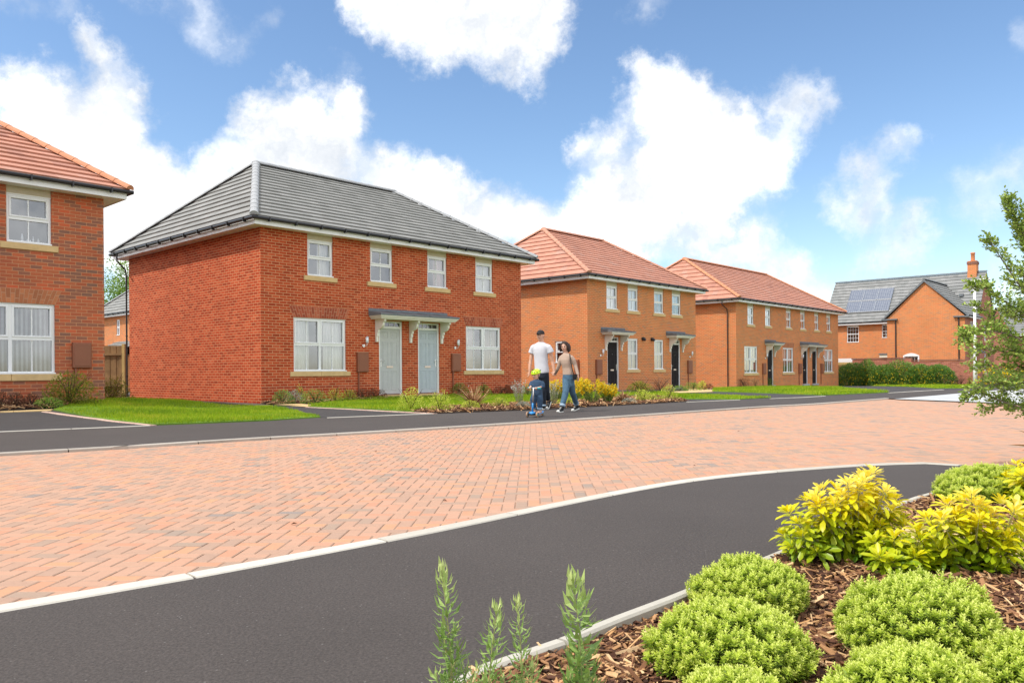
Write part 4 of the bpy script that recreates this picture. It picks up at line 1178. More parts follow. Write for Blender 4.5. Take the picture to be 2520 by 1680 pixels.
def shrub(name, u0, u1, vt, vb, kind, label, cat='shrub', group=None, leaf=.03, n=900, shape='dome', fl=None, nfl=0, aspect=None, asp=.7):
    """a garden shrub standing on the ground at the foot of its span"""
    uc = (u0+u1)/2; x, y = G(uc, vb-1.0); z = terr(x, y)+.02
    w = (u1-u0)/FPX*y*1.3; h = (vb-vt)/FPX*y*1.15
    y += w*.25; x += w*.25*ray(uc, vb)[0]
    e = empty(name, (x, y, z), 0, label, cat, group)
    seed = int(u0*7+vt); rs = np.random.RandomState(seed); np.random.seed(seed)
    if shape == 'spiky':      # arching strap leaves
        mb = MB()
        for k in range(n):
            a = rs.uniform(0, 2*PI); ln = h*rs.uniform(.8, 1.5); out = rs.uniform(.15, 1.0)*w*.55; pts = []
            for q in range(5):
                t = q/4; pts.append((math.cos(a)*out*t, math.sin(a)*out*t, ln*(t - .62*t*t*rs.uniform(.7,1.15)*(.5+out/w))))
            wd = leaf*rs.uniform(.6, 1.2); tv = rs.uniform(0, 1); sx, sy = -math.sin(a)*wd/2, math.cos(a)*wd/2
            for i in range(4):
                k0 = 1-(i/4)**2*.9; k1 = 1-((i+1)/4)**2*.95; p, q = pts[i], pts[i+1]
                mb.face([(p[0]-sx*k0,p[1]-sy*k0,p[2]),(p[0]+sx*k0,p[1]+sy*k0,p[2]),(q[0]+sx*k1,q[1]+sy*k1,q[2]),(q[0]-sx*k1,q[1]-sy*k1,q[2])], 0, None, tv)
        mb.build('foliage', LM[kind], e, merge=False); return e
    if shape == 'spires':     # upright stems clothed in short leaves
        ns = max(6, int(n/45)); P = []; D = []; T = []; st = []; FL = []
        for k in range(ns):
            a = rs.uniform(0, 2*PI); rr = math.sqrt(rs.uniform(0, 1))*w*.32; hh = h*rs.uniform(.55, 1.0); le = rs.uniform(.1, .45)*w
            b0 = np.array([math.cos(a)*rr*.5, math.sin(a)*rr*.5, 0]); b1 = np.array([math.cos(a)*(rr+le*.6), math.sin(a)*(rr+le*.6), hh])
            st.append([tuple(b0), tuple((b0*.4+b1*.6)*np.array([.9,.9,1])), tuple(b1)])
            m = n//ns; t = rs.uniform(.12, 1, m); pts = b0[None]*(1-t)[:, None] + b1[None]*t[:, None]
            d = rand_unit(m)*np.array([1,1,.4]) + np.array([0,0,.55]); d /= np.linalg.norm(d, axis=1)[:, None]
            P.append(pts); D.append(d); T.append(np.clip(t*.6 + rs.uniform(-.1,.4,m), 0, 1))
            if fl: 
                q = rs.uniform(.72, 1.02, nfl//ns+1); FL.append(b0[None]*(1-q)[:, None]+b1[None]*q[:, None] + rs.normal(0, leaf*.5, (len(q), 3)))
        P = np.concatenate(P); D = np.concatenate(D)
        to_mesh('foliage', leaf_quads(P, D, leaf*rs.uniform(.7,1.3,len(P)), leaf*.3), np.concatenate(T), LM[kind], e)
        stems_mesh('stem', st, max(.004, leaf*.12), LM['stem_green'], e)
        if fl:
            Q = np.concatenate(FL); to_mesh('flower', leaf_quads(np.repeat(Q,3,0), rand_unit(len(Q)*3), leaf*.7, leaf*.6), rs.uniform(0,1,len(Q)*3), LM[fl], e)['kind'] = 'stuff'
        return e
    # domes: clusters of leaves over a lumpy half ball, some inside
    d = rand_unit(n*2); d[:, 2] = np.abs(d[:, 2])*1.0 - .12; d = d[:n]
    rad = lumpy(d, seed, 4, .30 if shape == 'loose' else .14)*rs.power(5 if shape != 'loose' else 2.2, n)
    P = d*rad[:, None]*np.array([w*.5, w*.5*asp+.02, h*.95])*(.92); P[:, 2] = np.clip(P[:, 2], .01, None)
    D = d + rand_unit(n)*.75 + np.array([0,0,.25]); D /= np.linalg.norm(D, axis=1)[:, None]
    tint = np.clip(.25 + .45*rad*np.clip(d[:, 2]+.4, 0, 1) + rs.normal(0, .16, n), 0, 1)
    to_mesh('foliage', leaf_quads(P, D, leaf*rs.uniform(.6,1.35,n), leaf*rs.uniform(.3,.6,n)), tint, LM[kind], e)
    st = []
    for k in range(9):
        a = rs.uniform(0, 2*PI); r = rs.uniform(.2, .42)*w
        st.append([(0,0,0), (math.cos(a)*r*.4, math.sin(a)*r*.4*asp, h*.4), (math.cos(a)*r, math.sin(a)*r*asp, h*rs.uniform(.6,.9))])
    stems_mesh('stem', st, .006+.004*w, LM['twig'], e)
    if fl:
        dd = rand_unit(nfl); dd[:, 2] = np.abs(dd[:, 2])*.9+.1; dd /= np.linalg.norm(dd, axis=1)[:, None]
        Q = dd*lumpy(dd, seed, 4, .25)[:, None]*np.array([w*.5, w*.5*asp, h*.97])
        D2 = np.repeat(dd, 5, 0)*.4 + rand_unit(nfl*5); D2 /= np.linalg.norm(D2, axis=1)[:, None]
        to_mesh('flower', leaf_quads(np.repeat(Q, 5, 0), D2, leaf*.9, leaf*.7), rs.uniform(0,1,nfl*5), LM[fl], e)['kind'] = 'stuff'
    return e

# ---- foreground: round clipped hebes, built leaf by leaf
def hebe(x, y, w, h, seed, label, depth=None, n=None, sc=1.0):
    rs = np.random.RandomState(seed); np.random.seed(seed)
    e = empty('hebe_bush', (x, y, .02), 0, label, 'shrub', 'round pale green hebe bushes')
    dp = depth or w
    n = n or int(1750*(w*(dp+w)/2+w*h*1.6)/.32)
    i = np.arange(n)+.5; ph = i*PI*(1+5**.5); cz = 1-i/n*1.16
    rr = np.sqrt(np.clip(1-cz**2, 0, 1)); d = np.stack([rr*np.cos(ph), rr*np.sin(ph), cz], 1)
    d += rs.normal(0, .02, d.shape); d /= np.linalg.norm(d, axis=1)[:, None]
    rad = lumpy(d, seed, 6, .13)
    ndir = [noise_.noise(Vector(v)*3.1 + Vector((seed, 0, 0))) for v in d]; rad = rad*(1+.10*np.array(ndir)) 
    n2 = np.array([noise_.noise(Vector(v)*8.3 + Vector((0, seed, 0))) for v in d])
    rad = rad*(1+.20*n2 + rs.normal(0, .028, n))
    holes = n2 < -.22; rad[holes] *= .83; rad = rad/np.percentile(rad, 93)
    half = np.array([w/2, dp/2, h*.80])
    P = d*rad[:, None]*half + np.array([0, 0, h*.20]); ok = P[:, 2] > .005; P = P[ok]; d = d[ok]; n2 = n2[ok]; n = len(P)
    nr = d/half; nr /= np.linalg.norm(nr, axis=1)[:, None]
    ax = nr*.55 + np.array([0, 0, .75]) + rs.normal(0, .22, (n, 3)); ax /= np.linalg.norm(ax, axis=1)[:, None]
    t1 = np.cross(ax, rand_unit(n)); t1 /= np.linalg.norm(t1, axis=1)[:, None]; t2 = np.cross(ax, t1)
    sc_ = rs.uniform(.9, 1.6, n)[:, None]*sc
    allV = []; tint = []
    ll = .0125
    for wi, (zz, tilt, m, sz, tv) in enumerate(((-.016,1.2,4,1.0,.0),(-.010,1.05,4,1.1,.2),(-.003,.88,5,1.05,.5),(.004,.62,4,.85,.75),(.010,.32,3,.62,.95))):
        off = rs.uniform(0, PI, n)
        for k in range(m):
            a = off + 2*PI*k/m + wi*.8
            out = t1*np.cos(a)[:, None] + t2*np.sin(a)[:, None]
            D = out*math.sin(tilt) + ax*math.cos(tilt)
            Vq = leaf_quads(P + ax*zz*sc_, D, (ll*sz*sc_[:, 0]), (ll*.40*sz*sc_[:, 0]), .25, up=ax + out*.01)
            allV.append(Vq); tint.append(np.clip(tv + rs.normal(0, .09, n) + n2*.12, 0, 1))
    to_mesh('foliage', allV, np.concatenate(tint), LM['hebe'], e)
    # dark twiggy heart
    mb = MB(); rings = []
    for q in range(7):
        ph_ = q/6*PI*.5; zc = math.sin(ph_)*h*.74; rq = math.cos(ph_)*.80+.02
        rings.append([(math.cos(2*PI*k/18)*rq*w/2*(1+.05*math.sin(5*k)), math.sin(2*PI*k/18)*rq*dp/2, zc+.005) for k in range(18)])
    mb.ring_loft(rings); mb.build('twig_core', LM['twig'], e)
    return e
from mathutils import noise as noise_

def spot(u, v): return G(u, v)
def put_hebe(uc, vbase, width_px, h, seed, label, kd=1.0, sc=1.0):
    x, y = G(uc, vbase); w = width_px/FPX*y
    return hebe(x, y, w, h, seed, label, depth=w*kd, sc=sc)
put_hebe(1850, 1495, 288, .140, 11, 'hebe bush on the kerb, rearmost of the pair left of the bark gap', 1.0)
put_hebe(1802, 1650, 402, .168, 12, 'large hebe bush right in front of the kerb, beside the rosemary stems', .95)
put_hebe(2264, 1605, 402, .195, 13, 'wide hebe bush in the middle of the bed, in front of the golden shrubs', .95)
put_hebe(2250, 1770, 360, .148, 14, 'hebe bush cut off by the bottom edge of the photo, second from the right', .9)
put_hebe(2565, 1755, 275, .168, 15, 'hebe bush cut off by the bottom right corner of the photo', 1.0)
put_hebe(1790, 1815, 300, .13, 16, 'low hebe bush at the bottom edge of the photo, left of the others', .8)
put_hebe(2450, 1236, 262, .205, 17, 'darker hebe bush behind the golden shrubs at the end of the near footpath', 1.0, 1.15)
put_hebe(2062, 1800, 125, .10, 18, 'smallest hebe bush at the bottom edge, between two larger ones', .9)

# ---- golden leaved shrubs
def obovate(P, D, U, L, W, droop):
    """leaf of four faces with a fold along the middle"""
    n = len(P); S_ = np.cross(D, U); S_ /= np.linalg.norm(S_, axis=1)[:, None]+1e-9; Nn = np.cross(S_, D)
    L = L[:, None]; W = W[:, None]; dr = droop[:, None]
    c = lambda t, s, z: P + D*L*t + S_*W*s + Nn*L*(z - dr*t*t)
    V = np.stack([c(0,0,0), c(.45,-.42,.06), c(.45,0,-.0), c(.45,.42,.06), c(.8,-.40,.05), c(.8,0,-.01), c(.8,.40,.05), c(1,0,0)], 1)
    base = (np.arange(n)*8)[:, None, None]
    F = np.array([[0,2,1,1],[0,3,2,2],[1,2,5,4],[2,3,6,5],[4,5,7,7],[5,6,7,7]])
    return V.reshape(-1, 3), base, F

def tri_quad_mesh(name, V, F, tint, mat, parent):
    me = bpy.data.meshes.new(name); faces = []
    for f in F:
        g_ = []
        for q in f:
            if not g_ or g_[-1] != q: g_.append(int(q))
        faces.append(g_)
    me.from_pydata([tuple(v) for v in V], [], faces); me.materials.append(mat)
    at = me.attributes.new('tint', 'FLOAT', 'FACE'); at.data.foreach_set('value', np.asarray(tint, dtype=np.float32))
    me.polygons.foreach_set('use_smooth', [True]*len(faces))
    o = bpy.data.objects.new(name, me); col.objects.link(o); o.parent = parent; return o

def choisya(x, y, tips, seed, label, leaf=.064):
    """tips: list of (dx, dy, z) ends of shoots"""
    rs = np.random.RandomState(seed); np.random.seed(seed)
    e = empty('golden_shrub', (x, y, .02), 0, label, 'shrub', 'golden leaved shrubs')
    st = []; P = []; D = []; U = []; L = []; W = []; DR = []; T = []
    for (tx_, ty_, tz_) in tips:
        b = np.array([rs.normal(0, .02), rs.normal(0, .02), 0]); tip = np.array([tx_, ty_, tz_])
        mid = b*.5 + tip*.5 + np.array([tx_*.12, ty_*.12, -tz_*.02]) + rs.normal(0, .012, 3)
        pts = [b*(1-t)**2 + 2*mid*t*(1-t) + tip*t*t for t in np.linspace(0, 1, 7)]
        st.append([tuple(p) for p in pts]); ax = pts[-1]-pts[-2]; ax /= np.linalg.norm(ax); ax = ax*.6+np.array([0,0,.6]); ax /= np.linalg.norm(ax)
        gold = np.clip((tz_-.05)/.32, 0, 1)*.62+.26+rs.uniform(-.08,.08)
        # crown of leaves at the tip, several whorls
        for q, (back, m, tilt, sz, dt) in enumerate(((0,4,.35,.55,.22),(.006,5,.75,.8,.16),(.016,6,1.15,1.0,.08),(.036,5,1.5,1.0,-.02),(.065,5,1.8,.95,-.16),(.10,4,1.9,.95,-.22),(.15,4,1.9,.9,-.32))):
            if back > tz_*.9: continue
            t = 1-back/max(np.linalg.norm(tip), .05); c = b*(1-t)**2 + 2*mid*t*(1-t) + tip*t*t
            a0 = rs.uniform(0, 6)
            r1 = np.cross(ax, rs.normal(size=3)); r1 /= np.linalg.norm(r1); r2 = np.cross(ax, r1)
            for k in range(m):
                a = a0 + 2*PI*k/m + rs.normal(0, .2); o_ = r1*math.cos(a)+r2*math.sin(a); tl = tilt+rs.normal(0, .15)
                dd = o_*math.sin(tl)+ax*math.cos(tl)
                P.append(c + o_*.004 + (dd*rs.uniform(.005,.035) if back > .03 else 0)); D.append(dd); U.append(ax+o_*.01)
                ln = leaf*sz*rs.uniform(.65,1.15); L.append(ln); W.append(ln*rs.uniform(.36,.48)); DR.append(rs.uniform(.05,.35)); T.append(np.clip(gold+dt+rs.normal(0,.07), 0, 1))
    P, D, U, L, W, DR, T = map(np.array, (P, D, U, L, W, DR, T))
    V, base, F = obovate(P, D, U, L, W, DR)
    FF = (base + F[None]).reshape(-1, 4)
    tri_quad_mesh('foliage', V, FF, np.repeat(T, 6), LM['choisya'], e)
    stems_mesh('stem', st, .0048, LM['stem_green'], e, 6)
    return e

def tips_from_px(x, y, lst, dy=.0, seed=1):
    rs = np.random.RandomState(seed); out = []
    for (u, v) in lst + [(a+rs.uniform(-26,26), b+rs.uniform(8,40)) for a, b in lst] + [(a+rs.uniform(-30,30), b+rs.uniform(10,60)) for a, b in lst]*(seed > 5):
        Y = y + rs.uniform(-.13, .13) + dy; p = PX(u, v, Y); out.append((p.x-x, p.y-y, max(p.z-.02, .05)))
    return out
gx, gy = G(2090, 1392)
T1 = [(1938,1258),(1925,1312),(1945,1340),(1985,1225),(2018,1200),(2058,1200),(2012,1240),(1990,1290),(2040,1275),(1962,1285),(2085,1165+20),(2110,1195),(2150,1160),(2142,1200),(2180,1205),(2205,1225),(2115,1235),(2155,1235),(2075,1260),(2120,1275),(2195,1250),(2080,1305),(2030,1330),(2140,1285),(2165,1262),(2098,1330),(2002,1345),(1965,1360),(2055,1240),(2130,1310),(2150,1330),(2175,1290),(2048,1352),(2118,1170),(2220,1275)]
choisya(gx, gy, tips_from_px(gx, gy, T1, seed=4), 21, 'broad golden shrub overhanging the near footpath, left of the two')
gx, gy = G(2408, 1425)
T2 = [(2330,1235),(2370,1225),(2350,1262),(2390,1215),(2420,1262),(2465,1230),(2500,1240),(2515,1270),(2440,1300),(2480,1320),(2370,1290),(2320,1290),(2395,1330),(2340,1330),(2440,1330),(2500,1345),(2300,1318),(2365,1360),(2420,1375),(2470,1370),(2335,1375),(2450,1395),(2310,1350),(2512,1310),(2280,1272),(2385,1265)]
choisya(gx, gy, tips_from_px(gx, gy, T2, seed=5), 22, 'leggy golden shrub on bare stems in front of the cream path, right of the two')
gx, gy = G(2232, 1420)
T3 = [(2150,1330),(2190,1345),(2230,1330),(2262,1300),(2275,1340),(2215,1370),(2255,1378),(2170,1385),(2295,1385),(2200,1320),(2285,1330),(2240,1352)]
choisya(gx, gy, tips_from_px(gx, gy, T3, seed=6), 23, 'low green and gold shrub filling the space between the two golden shrubs', .066)
gx, gy = G(2560, 1262)
T4 = [(2500,1140),(2515,1165),(2530,1130),(2550,1150),(2505,1190),(2540,1190),(2575,1165),(2520,1215),(2560,1220)]
choisya(gx, gy, tips_from_px(gx, gy, T4, seed=7), 24, 'golden shrub cut off by the right edge of the photo, beside the darker hebe', .07)
# dry stalks among the golden leaves
b = MB()
for (u, v, u2, v2) in ((2110,1310,2078,1172),(2112,1310,2098,1166),(2075,1275,2057,1222),(2080,1275,2070,1215),(2130,1230,2132,1172),(2245,1262,2160,1180)):
    p, q = PX(u, v, gy*.0+3.62), PX(u2, v2, 3.55); b.tube([p, p.lerp(q, .5)+Vector((.006,0,.004)), q], [.0028,.0022,.0014], 5)
o = b.build('dry_stalk', M['kerb_pink'], None, merge=False); tag(o, 'thin dry stalks standing up through the left golden shrub', 'dead stems', None, 'stuff')

# spiky leaves at the right edge
e = empty('spiky_plant', (*G(2640, 1225), .02), 0, 'reddish strap leaves poking in at the right edge above the golden shrub', 'plant')
px0 = Vector(e.location); mb = MB(); rs = random.Random(3)
for (u, v) in ((2478,1094),(2505,1058),(2512,1108),(2520,1085),(2560,1040),(2600,1010),(2640,1000),(2690,1020),(2740,1060),(2590,1120),(2700,1130)):
    tip = PX(u, v, px0.y+rs.uniform(-.15,.15))-px0; L_ = 6; w_ = .022; tv = rs.random(); prev = None
    for i in range(L_+1):
        t_ = i/L_; p = Vector((tip.x*t_, tip.y*t_, tip.z*t_ + .16*math.sin(PI*t_)*(1-t_*.4))); ww = w_*(1-t_**2)
        cur = ((p.x, p.y, p.z-ww*.6), (p.x, p.y-.004, p.z+ww*.6))
        if prev: mb.face([prev[0], cur[0], cur[1], prev[1]], 0, None, tv)
        prev = cur
mb.build('foliage', LM['straw'], e, merge=False)

# ---- rosemary stems in the bottom foreground
def rosemary(u, v_top, Y, lean, seed, label, lw=1.0, sides=()):
    rs = np.random.RandomState(seed); np.random.seed(seed)
    tip = PX(u, v_top, Y); x, y = tip.x - lean, Y
    e = empty('rosemary', (x, y, .02), 0, label, 'plant', 'rosemary stems in the foreground')
    H_ = tip.z-.02; P = []; D = []; T = []; L = []; sts = []
    def shoot(p0, p1, dens, ls):
        p0, p1 = np.array(p0, float), np.array(p1, float); ln = np.linalg.norm(p1-p0); m = int(ln/.0078*dens); ax = (p1-p0)/ln
        bow = np.cross(ax, [0,1,0])*rs.uniform(-.02,.02)
        pts = [p0*(1-t)+p1*t+bow*math.sin(PI*t) for t in np.linspace(0,1,8)]; sts.append([tuple(q) for q in pts])
        r1 = np.cross(ax, [.3,.9,.1]); r1 /= np.linalg.norm(r1); r2 = np.cross(ax, r1)
        for k in range(m):
            t = (k+rs.uniform(-.3,.3))/m; t = min(max(t, .02), 1); c = p0*(1-t)+p1*t+bow*math.sin(PI*t)
            a0 = rs.uniform(0, 6); tipness = max(0, (t-.82)/.18)
            for q in range(4):
                a = a0+q*2*PI/4+rs.normal(0,.2); o_ = r1*math.cos(a)+r2*math.sin(a)
                tl = (1.15+rs.normal(0,.22))*(1-tipness*.72)
                P.append(c); D.append(o_*math.sin(tl)+ax*math.cos(tl)); L.append(ls*rs.uniform(.7,1.15)*(1-.25*tipness)); T.append(np.clip(.3+.35*t+tipness*.3+rs.normal(0,.1),0,1))
    shoot((0,0,0), (lean,0,H_), 1.0, .042*lw)
    for (f0, dx, dy, hh) in sides:
        b0 = (lean*f0, 0, H_*f0); shoot(b0, (b0[0]+dx, dy, b0[2]+hh), 1.1, .034*lw)
    P, D, L, T = map(np.array, (P, D, L, T))
    V = leaf_quads(P, D, L, L*.19*lw, -.3, up=np.tile([0,0,1.0], (len(P),1))+rs.normal(0,.1,(len(P),3)))
    to_mesh('foliage', V, T, LM['rosemary'], e); stems_mesh('stem', sts, .0026, LM['stem_green'], e, 6)
    return e
rosemary(1086, 1402, 1.62, -.025, 31, 'tallest rosemary stem, leftmost in the foreground', 1.0, ((.45,.03,.0,.07),(.3,-.03,.01,.08),(.6,.025,-.01,.05),(.2,.05,.0,.09),(.1,.02,.02,.07),(.15,-.02,-.02,.1)))
rosemary(1225, 1492, 1.60, .01, 32, 'middle rosemary stem with a twin close behind it', .95, ((.4,-.03,.0,.06),(.25,.03,.01,.08),(.15,-.05,.0,.08),(.3,.02,.02,.1)))
rosemary(1272, 1478, 1.66, .0, 33, 'slender rosemary stem just right of the middle one', .85, ((.4,.03,.0,.06),(.2,-.03,.01,.08),(.3,.025,-.02,.07)))
rosemary(1410, 1426, 1.50, .005, 34, 'thick leaved rosemary stem against the kerb, rightmost in the foreground', 1.25, ((.35,.04,.0,.09),(.25,-.045,.0,.06),(.15,.05,.0,.05),(.5,.03,.01,.06)))
rosemary(1145, 1640, 1.64, .01, 35, 'short rosemary tip between the left and middle stems', .8, ((.5,.02,.0,.03),))
rosemary(1315, 1622, 1.62, .0, 36, 'short rosemary tip at the bottom edge right of the middle stems', .8, ((.5,-.02,.0,.04),))
rosemary(1180, 1640, 1.70, .01, 37, 'short rosemary tip in front of the pale kerb', .8)

# ---- garden plants along the houses
sh = shrub
sh('shrub', -30, 35, 962, 1006, 'russet', 'russet low shrub at the far left below the big window', group='russet shrubs below the left window', n=700, leaf=.035)
sh('shrub', 22, 62, 966, 1005, 'russet', 'russet shrub second from the left below the big window', group='russet shrubs below the left window', n=600, leaf=.035)
sh('shrub', 58, 98, 968, 1003, 'russet', 'darkest russet shrub, next to the feathery green bushes', group='russet shrubs below the left window', n=700, leaf=.03)
sh('shrub', 112, 228, 905, 1000, 'olive', 'feathery green bush under the brown meter box at the left', n=2600, leaf=.05, shape='loose')
sh('shrub', 228, 322, 922, 989, 'olive', 'feathery green bush in front of the wooden fence', n=2000, leaf=.05, shape='loose')
sh('shrub', 90, 150, 980, 1006, 'mid', 'low spreading green shrub at the edge of the left driveway', n=700, leaf=.04)
sh('shrub', 672, 722, 957, 996, 'dark', 'dark green shrub nearest the corner of the red brick house', n=1100, leaf=.035)
sh('shrub', 705, 745, 960, 994, 'grey', 'grey green shrub with pale tips beside the house corner', n=700, leaf=.035)
sh('shrub', 724, 752, 950, 992, 'lime', 'narrow lime green shrub under the wide left window', n=500, leaf=.035, shape='loose')
sh('shrub', 745, 806, 957, 995, 'mid', 'rounded mid green shrub below the middle of the wide left window', n=1100, leaf=.035)
sh('shrub', 808, 840, 953, 990, 'lime', 'small upright yellow green shrub left of the meter pipe', n=600, leaf=.035, shape='loose')
sh('shrub', 838, 876, 955, 988, 'lime', 'bushy yellow green shrub at the meter pipe', n=700, leaf=.035, shape='loose')
sh('shrub', 866, 915, 956, 986, 'russet', 'russet shrub on the left of the two beside the grey door', n=900, leaf=.035)
sh('shrub', 902, 948, 957, 984, 'russet', 'russet shrub against the grey door step', n=900, leaf=.035)
sh('shrub', 1106, 1153, 941, 976, 'dark', 'dark green shrub right of the pale blue door', n=1000, leaf=.04, fl='whiteflower', nfl=2)
sh('shrub', 1172, 1208, 946, 974, 'mid', 'bright green rounded shrub under the right window', n=800, leaf=.04)
sh('shrub', 1212, 1253, 952, 973, 'russet', 'russet shrub beside the sloping ground box', n=700, leaf=.04)
sh('shrub', 980, 1042, 955, 1013, 'lime', 'taller yellow green variegated shrub at the corner of the driveway', n=1500, leaf=.035, shape='loose', asp=1)
sh('shrub', 1055, 1112, 966, 1015, 'lime', 'shorter yellow green variegated shrub beside the dry strap leaves', n=1300, leaf=.035, shape='loose', asp=1)
sh('strap_leaf_plant', 1106, 1226, 952, 1008, 'straw', 'withered brown strap leaved plant among the shrubs', cat='plant', n=85, leaf=.035, shape='spiky')
sh('shrub', 1135, 1178, 986, 1011, 'lime', 'low round green mound in front of the withered plant', n=900, leaf=.025, asp=1)
sh('shrub', 1207, 1250, 979, 1005, 'lime', 'low round green mound to the right of the withered plant', n=900, leaf=.025, asp=1)
sh('rosemary_bush', 1262, 1294, 940, 996, 'grey', 'grey upright rosemary left of the child', cat='shrub', n=900, leaf=.03, shape='spires', fl='whiteflower', nfl=40)
sh('shrub', 1284, 1312, 940, 978, 'mid', 'green shrub behind the child on the lawn', n=600, leaf=.035, shape='loose')
sh('shrub', 1271, 1304, 988, 1007, 'grey', 'silver grey mound beside the child and scooter', n=900, leaf=.022, asp=1)
sh('rosemary_bush', 1345, 1374, 942, 1003, 'grey', 'grey upright rosemary between the man and woman', cat='shrub', n=900, leaf=.03, shape='spires', fl='whiteflower', nfl=30)
sh('wallflower', 1352, 1392, 943, 990, 'mid', 'yellow flowered plant between the couple', cat='flower', n=1300, leaf=.045, shape='spires', fl='yellow', nfl=700)
sh('wallflower', 1404, 1440, 941, 988, 'mid', 'yellow flowered plant directly behind the woman', cat='flower', n=1300, leaf=.045, shape='spires', fl='yellow', nfl=700)
sh('wallflower', 1428, 1485, 944, 996, 'mid', 'widest yellow flowered plant right of the woman', cat='flower', n=2200, leaf=.045, shape='spires', fl='yellow', nfl=1100)
sh('wallflower', 1474, 1514, 954, 995, 'mid', 'rightmost yellow flowered plant, next to the dry brown tuft', cat='flower', n=1500, leaf=.045, shape='spires', fl='yellow', nfl=620)
sh('shrub', 1370, 1392, 983, 1000, 'lime', 'small green mound left of the woman\'s legs', n=600, leaf=.025, asp=1)
sh('shrub', 1390, 1414, 980, 999, 'lime', 'small green mound seen between the woman\'s legs', n=600, leaf=.025, asp=1)
sh('shrub', 1480, 1508, 943, 962, 'grey', 'grey green shrub behind the yellow flowers near the black door', n=500, leaf=.04)
sh('ornamental_grass', 1508, 1560, 964, 994, 'straw', 'dry brown tuft right of the yellow flowers', cat='plant', n=110, leaf=.03, shape='spiky')
sh('shrub', 1531, 1563, 981, 996, 'grey', 'low silver grey mound in front of the dry tuft', n=600, leaf=.025, asp=1)
sh('shrub', 1564, 1600, 956, 990, 'lime', 'pale yellow green shrub with upright tips', n=900, leaf=.035, shape='loose', asp=1)
sh('shrub', 1586, 1619, 970, 989, 'lime', 'low lime green mound beside the pale shrub', n=700, leaf=.028, asp=1)
sh('shrub', 1624, 1666, 946, 987, 'lime', 'yellow green shrub with tall tips at the end of the bed', n=1100, leaf=.035, shape='loose', asp=1)
sh('shrub', 1546, 1606, 934, 969, 'olive', 'olive bush below the windows between the black doors', n=1500, leaf=.05, shape='loose')
sh('shrub', 1602, 1650, 930, 966, 'russet', 'twiggy reddish shrub left of the second black door', n=700, leaf=.04, shape='loose')
sh('shrub', 1655, 1690, 950, 964, 'dark', 'low dark green shrub at the second black door', n=700, leaf=.04)
sh('shrub', 1690, 1722, 940, 962, 'mid', 'green shrub at the far corner of the orange brick house', n=700, leaf=.045)
sh('shrub', 1718, 1738, 936, 960, 'lime', 'upright pale green shrub in the gap between two houses', n=500, leaf=.045)
sh('shrub', 1734, 1755, 945, 961, 'russet', 'small dark purple shrub in the gap between two houses', n=400, leaf=.04)
for i, (a, b_, c, d, k, l) in enumerate(((1815,1850,928,955,'russet','reddish shrub under the first window of the terrace, left one'), (1842,1874,930,955,'straw','straw coloured shrub under the first window of the terrace, right one'),
    (1878,1903,930,954,'mid','green shrub beside the first terrace door'), (1918,1960,927,950,'russet','reddish shrub under the middle window of the terrace'),
    (1962,1988,928,948,'mid','green shrub left of the twin terrace doors'), (1990,2012,928,946,'olive','olive shrub in front of the twin terrace doors'), (2024,2060,925,943,'olive','olive shrub under the last window of the terrace'))):
    sh('shrub', a, b_, c, d, k, l, n=600, leaf=.05, shape='loose')

# grey service pipes by the doors
def cowl(u, vt, vb, w, label, mat='grey_plastic'):
    x, y = G(u, vb); h = (vb-vt)/FPX*y; b = MB(); r = w/FPX*y/2
    b.lathe([(r*.6, 0), (r*.6, h*.72), (r, h*.74), (r, h*.95), (r*.7, h), (0, h)], 10)
    o = b.build('vent_pipe', M[mat]); o.location = (x, y, terr(x, y)); tag(o, label, 'vent', 'service vents by the front doors'); return o
cowl(898, 938, 962, 8, 'dark vent with blue cap left of the grey door', 'black')
cowl(1107, 946, 973, 8, 'pale grey vent right of the pale blue door')
cowl(1677, 935, 953, 6, 'pale grey vent right of the second black door of the orange house')
cowl(1683, 932, 953, 4.5, 'thin dark vent right of the second black door of the orange house', 'black')
cowl(1876, 925, 952, 4.5, 'pale grey vent left of the first terrace door')
cowl(1964, 923, 946, 3.5, 'pale grey vent left of the twin terrace doors')
cowl(2023, 926, 943, 4.5, 'pale grey vent right of the twin terrace doors')

